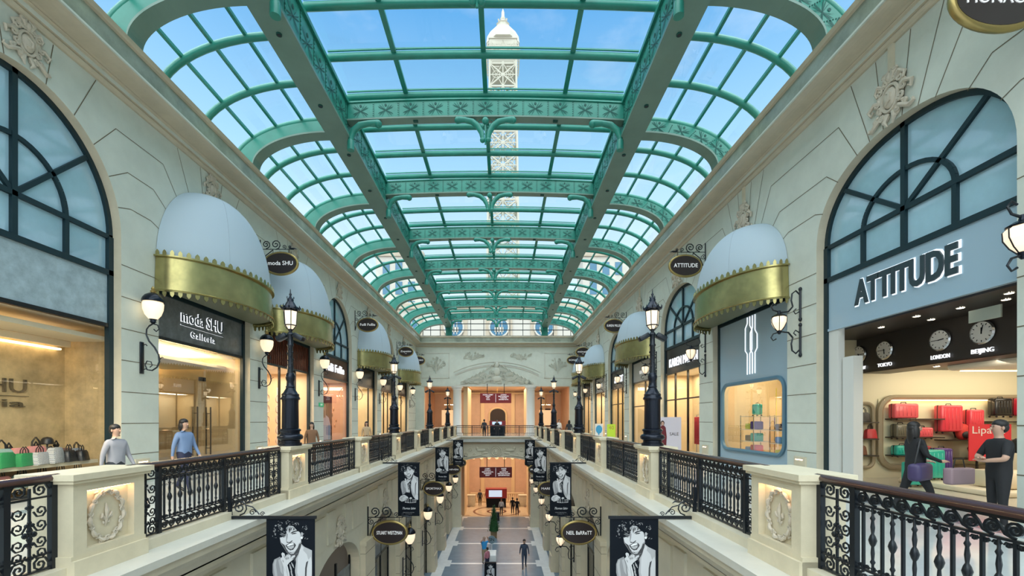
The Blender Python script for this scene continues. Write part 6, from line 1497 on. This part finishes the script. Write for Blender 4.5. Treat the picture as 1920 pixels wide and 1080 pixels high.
# ------------------------------------------------------------------ lower floor furniture
t=thing('topiary_tree','tall clipped green cone tree in wooden planter on lower floor','tree',at(926,34.9)); m=MB(); m.lathe([(.42,0),(.50,.78),(.46,.78),(.46,.7)],(0,0,0),4,0,False,PI/4); m.build('planter',mat('wood_planter',(.26,.17,.08),.6),t)
LEAF=mat('conifer_green',(.02,.10,.025),.7,var=.4,vscale=30); R=random.Random(2); m=MB(); m.lathe([(.5,.75),(.42,1.4),(.24,2.3),(.05,3.3)],(0,0,0),12)
for i in range(900):
    z=R.uniform(.7,3.45); r_=.60*(1-(z-.7)/2.95)+.04; a_=R.uniform(0,6.28); q=R.uniform(.05,.12)
    c=Vector((r_*cos(a_),r_*sin(a_),z)); o=Vector((cos(a_),sin(a_),R.uniform(-.5,.8)))*q; s_=Vector((-sin(a_),cos(a_),R.uniform(-.3,.3)))*q*.6
    m.add([c-s_,c+s_,c+o],[(0,1,2)])
m.build('foliage',LEAF,t); m=MB(); m.tube([(0,0,.5),(0,0,1.0)],.06,6); m.build('trunk',BRN,t)
t.scale=(.74,)*3
t=thing('poster_stand','upright two-sided poster box showing the curly haired man portrait on lower floor','sign',at(919.5,25.6)); m=MB(); m.box(-.34,-.12,0,.34,.12,1.05); m.build('frame',BLACK,t)
pc=[c for c in b0.children if c.name.startswith('printed')][0].copy(); COL.objects.link(pc); pc.parent=t; pc.name='print'; pc.scale=(.78,1,.60); pc.location=(-.27,-.13,1.03)
t=thing('display_case','low white display box on the lower floor behind poster stand','display',at(921,28.5)); m=MB(); m.rbox(-.33,-.6,0,.33,.6,.75,.03); m.build('box',WHITEP,t)
person('person in navy and pink beside the white display box',at(913.5,27.2),-2.3,1.45,cloth('pink',(.55,.2,.25)),NV)
t=thing('round_sign','round grey blue letter N sign on a post above the white display','sign',at(922,30.2)); t.scale=(.72,)*3; m=MB(); m.tube([(0,0,0),(0,0,1.3)],.04,6); m.build('post',WHITEP,t); m=MB(Matrix.Translation((0,0,1.55))@Matrix.Rotation(PI/2,4,'X')); m.lathe([(.38,-.04),(.38,.04)],(0,0,0),24); m.build('disc',mat('disc_blue_grey',(.18,.26,.30),.4),t); m=MB(); textmb(m,'SN',.4,basis((0,-.045,1.55),'-Y'),0,.004); m.build('letters',BLACK,t)
t=thing('waste_bin','small black bin beside the cone tree','bin',at(932.5,40.8)); m=MB(); m.rbox(-.2,-.2,0,.2,.2,.75,.03); m.build('body',BLACKF,t); m=MB(); m.box(-.22,-.22,.75,.22,.22,.8); m.build('lid',IRON,t)
def kiosk(lab,loc,w):
    t=thing('information_kiosk',lab,'kiosk',loc); m=MB(); m.box(-w/2,-.4,0,w/2,.4,1.0); m.build('desk',BLACK,t); m=MB(); m.box(-w/2-.1,-.45,1.0,w/2+.1,.45,2.0 if w>2 else 1.5); m.build('head_panel',RED,t)
    m=MB(); m.box(-w*.38,-.47,1.15,w*.3,-.455,1.85 if w>2 else 1.42); m.build('screen',mat('lit_screen',(.4,.5,.6),.3,emit=.8,ecol=(.5,.65,.85)),t)
kiosk('red and black information kiosk with lit screen in lower hall',at(930.5,47.2),2.05); kiosk('red and black information desk with screens on upper bridge',((933-942)*41.5/F,41.5,0),1.3)
def board(lab,loc,w,h,ch,lines):
    t=thing('direction_board',lab,'sign',loc); m=MB(); m.box(-w/2,-.06,0,w/2,.06,h); m.build('panel',RED,t)
    m=MB()
    for i,(l,r_) in enumerate(lines):
        z=h-.16-i*.155
        if l: textmb(m,l,.15,basis((-w*.25,-.066,z),'-Y'),0,.002,maxw=min(w*.36,.085*len(l)*1.1))
        if r_: textmb(m,r_,.15,basis((w*.25,-.066,z),'-Y'),0,.002,maxw=min(w*.38,.085*len(r_)*1.1))
    m.box(-.012,-.067,.08,.012,-.061,h-.08); m.build('lettering',LETTER,t)
    m=MB(); 
    for s_ in (-1,1): m.tube([(s_*w*.27,0,h),(s_*w*.27,0,h+ch)],.035,6)
    m.build('hanger',IRON,t)
board('upper dark red direction board hanging before the end hall',((929.5-942)*44/F,44,3.25),3.1,.98,.95,(('HOTEL LOBBY','CASINO'),('SHOPS','RESTAURANTS'),('SPA','THEATRE'),('TAXI','EXHIBITION')))
board('lower dark red direction board hanging in the arch under the bridge',((929.5-942)*41/F,41,-3.75),3.0,.98,2.3,(('LOBBY','SHOPS'),('CASINO','CAFE'),('RESTAURANTS','BALLROOM'),('PARKING','MEETING ROOMS'),('EXIT','INFORMATION')))
def chandelier(lab,loc,s):
    t=thing('chandelier',lab,'chandelier',loc); m=MB()
    for i in range(12):
        a_=i*PI/6; m.tube([(0,0,.4*s),(.35*s*cos(a_),.35*s*sin(a_),0),(.8*s*cos(a_),.8*s*sin(a_),.1*s)],.02,5)
    m.tube([(0,0,.3*s),(0,0,1.2)],.025,6); m.build('arms',mat('gilt_brass',(.35,.22,.07),.3,metal=.8),t)
    for i in range(12):
        a_=i*PI/6; m=MB(); m.ell((0,0,0),(.05*s,.05*s,.08*s),8,6); m.build('candle_bulb',BULB,t,(.8*s*cos(a_),.8*s*sin(a_),.2*s))
chandelier('gilt chandelier behind the upper direction board',(CX,50,4.1),.8); chandelier('gilt chandelier seen through the left end opening',(CX-5.6,51,3.2),.6); chandelier('gilt chandelier seen through the right end opening',(CX+5.6,51,3.2),.6)
for s_ in (-1,1):
    m=MB(); m.box(-.9,-.05,0,.9,.05,1.9); t=tag(m.build('lit_shop_display',[mat('lit_case',(.7,.5,.3),.4,emit=.6,ecol=(1,.7,.4))],None,(hx(s_,6.1),YH-.2,.9)),'glowing amber shop case at back of the %s end opening'%('left' if s_<0 else 'right'),'display')
m=MB(); m.box(-.02,-.28,2.25,.0,.28,2.45); textmb(m,'EXIT',.13,basis((.004,0,2.35),'+X'),1,.002); tag(m.build('exit_sign',[mat('exit_green',(.01,.35,.15),.4,emit=.4),WHITE],None,(hx(-1,HW)+.03,22.2,0)),'small green exit sign on the pier before the copper window shop','sign')
t=thing('chandelier','row of gilt glass lamps hanging under the bridge, seen through arch','chandelier',(CX,46,-.6)); m=MB()
for k in range(-3,4): m.tube([(k*.8,0,0),(k*.8,0,-1.1)],.03,5); m.lathe([(.05,-1.1),(.25,-1.3),(.3,-1.6),(.1,-1.9)],(k*.8,0,0),10)
m.build('lanterns',mat('gilt_glow',(.8,.55,.3),.3,emit=1.0,ecol=(1,.65,.35)),t)
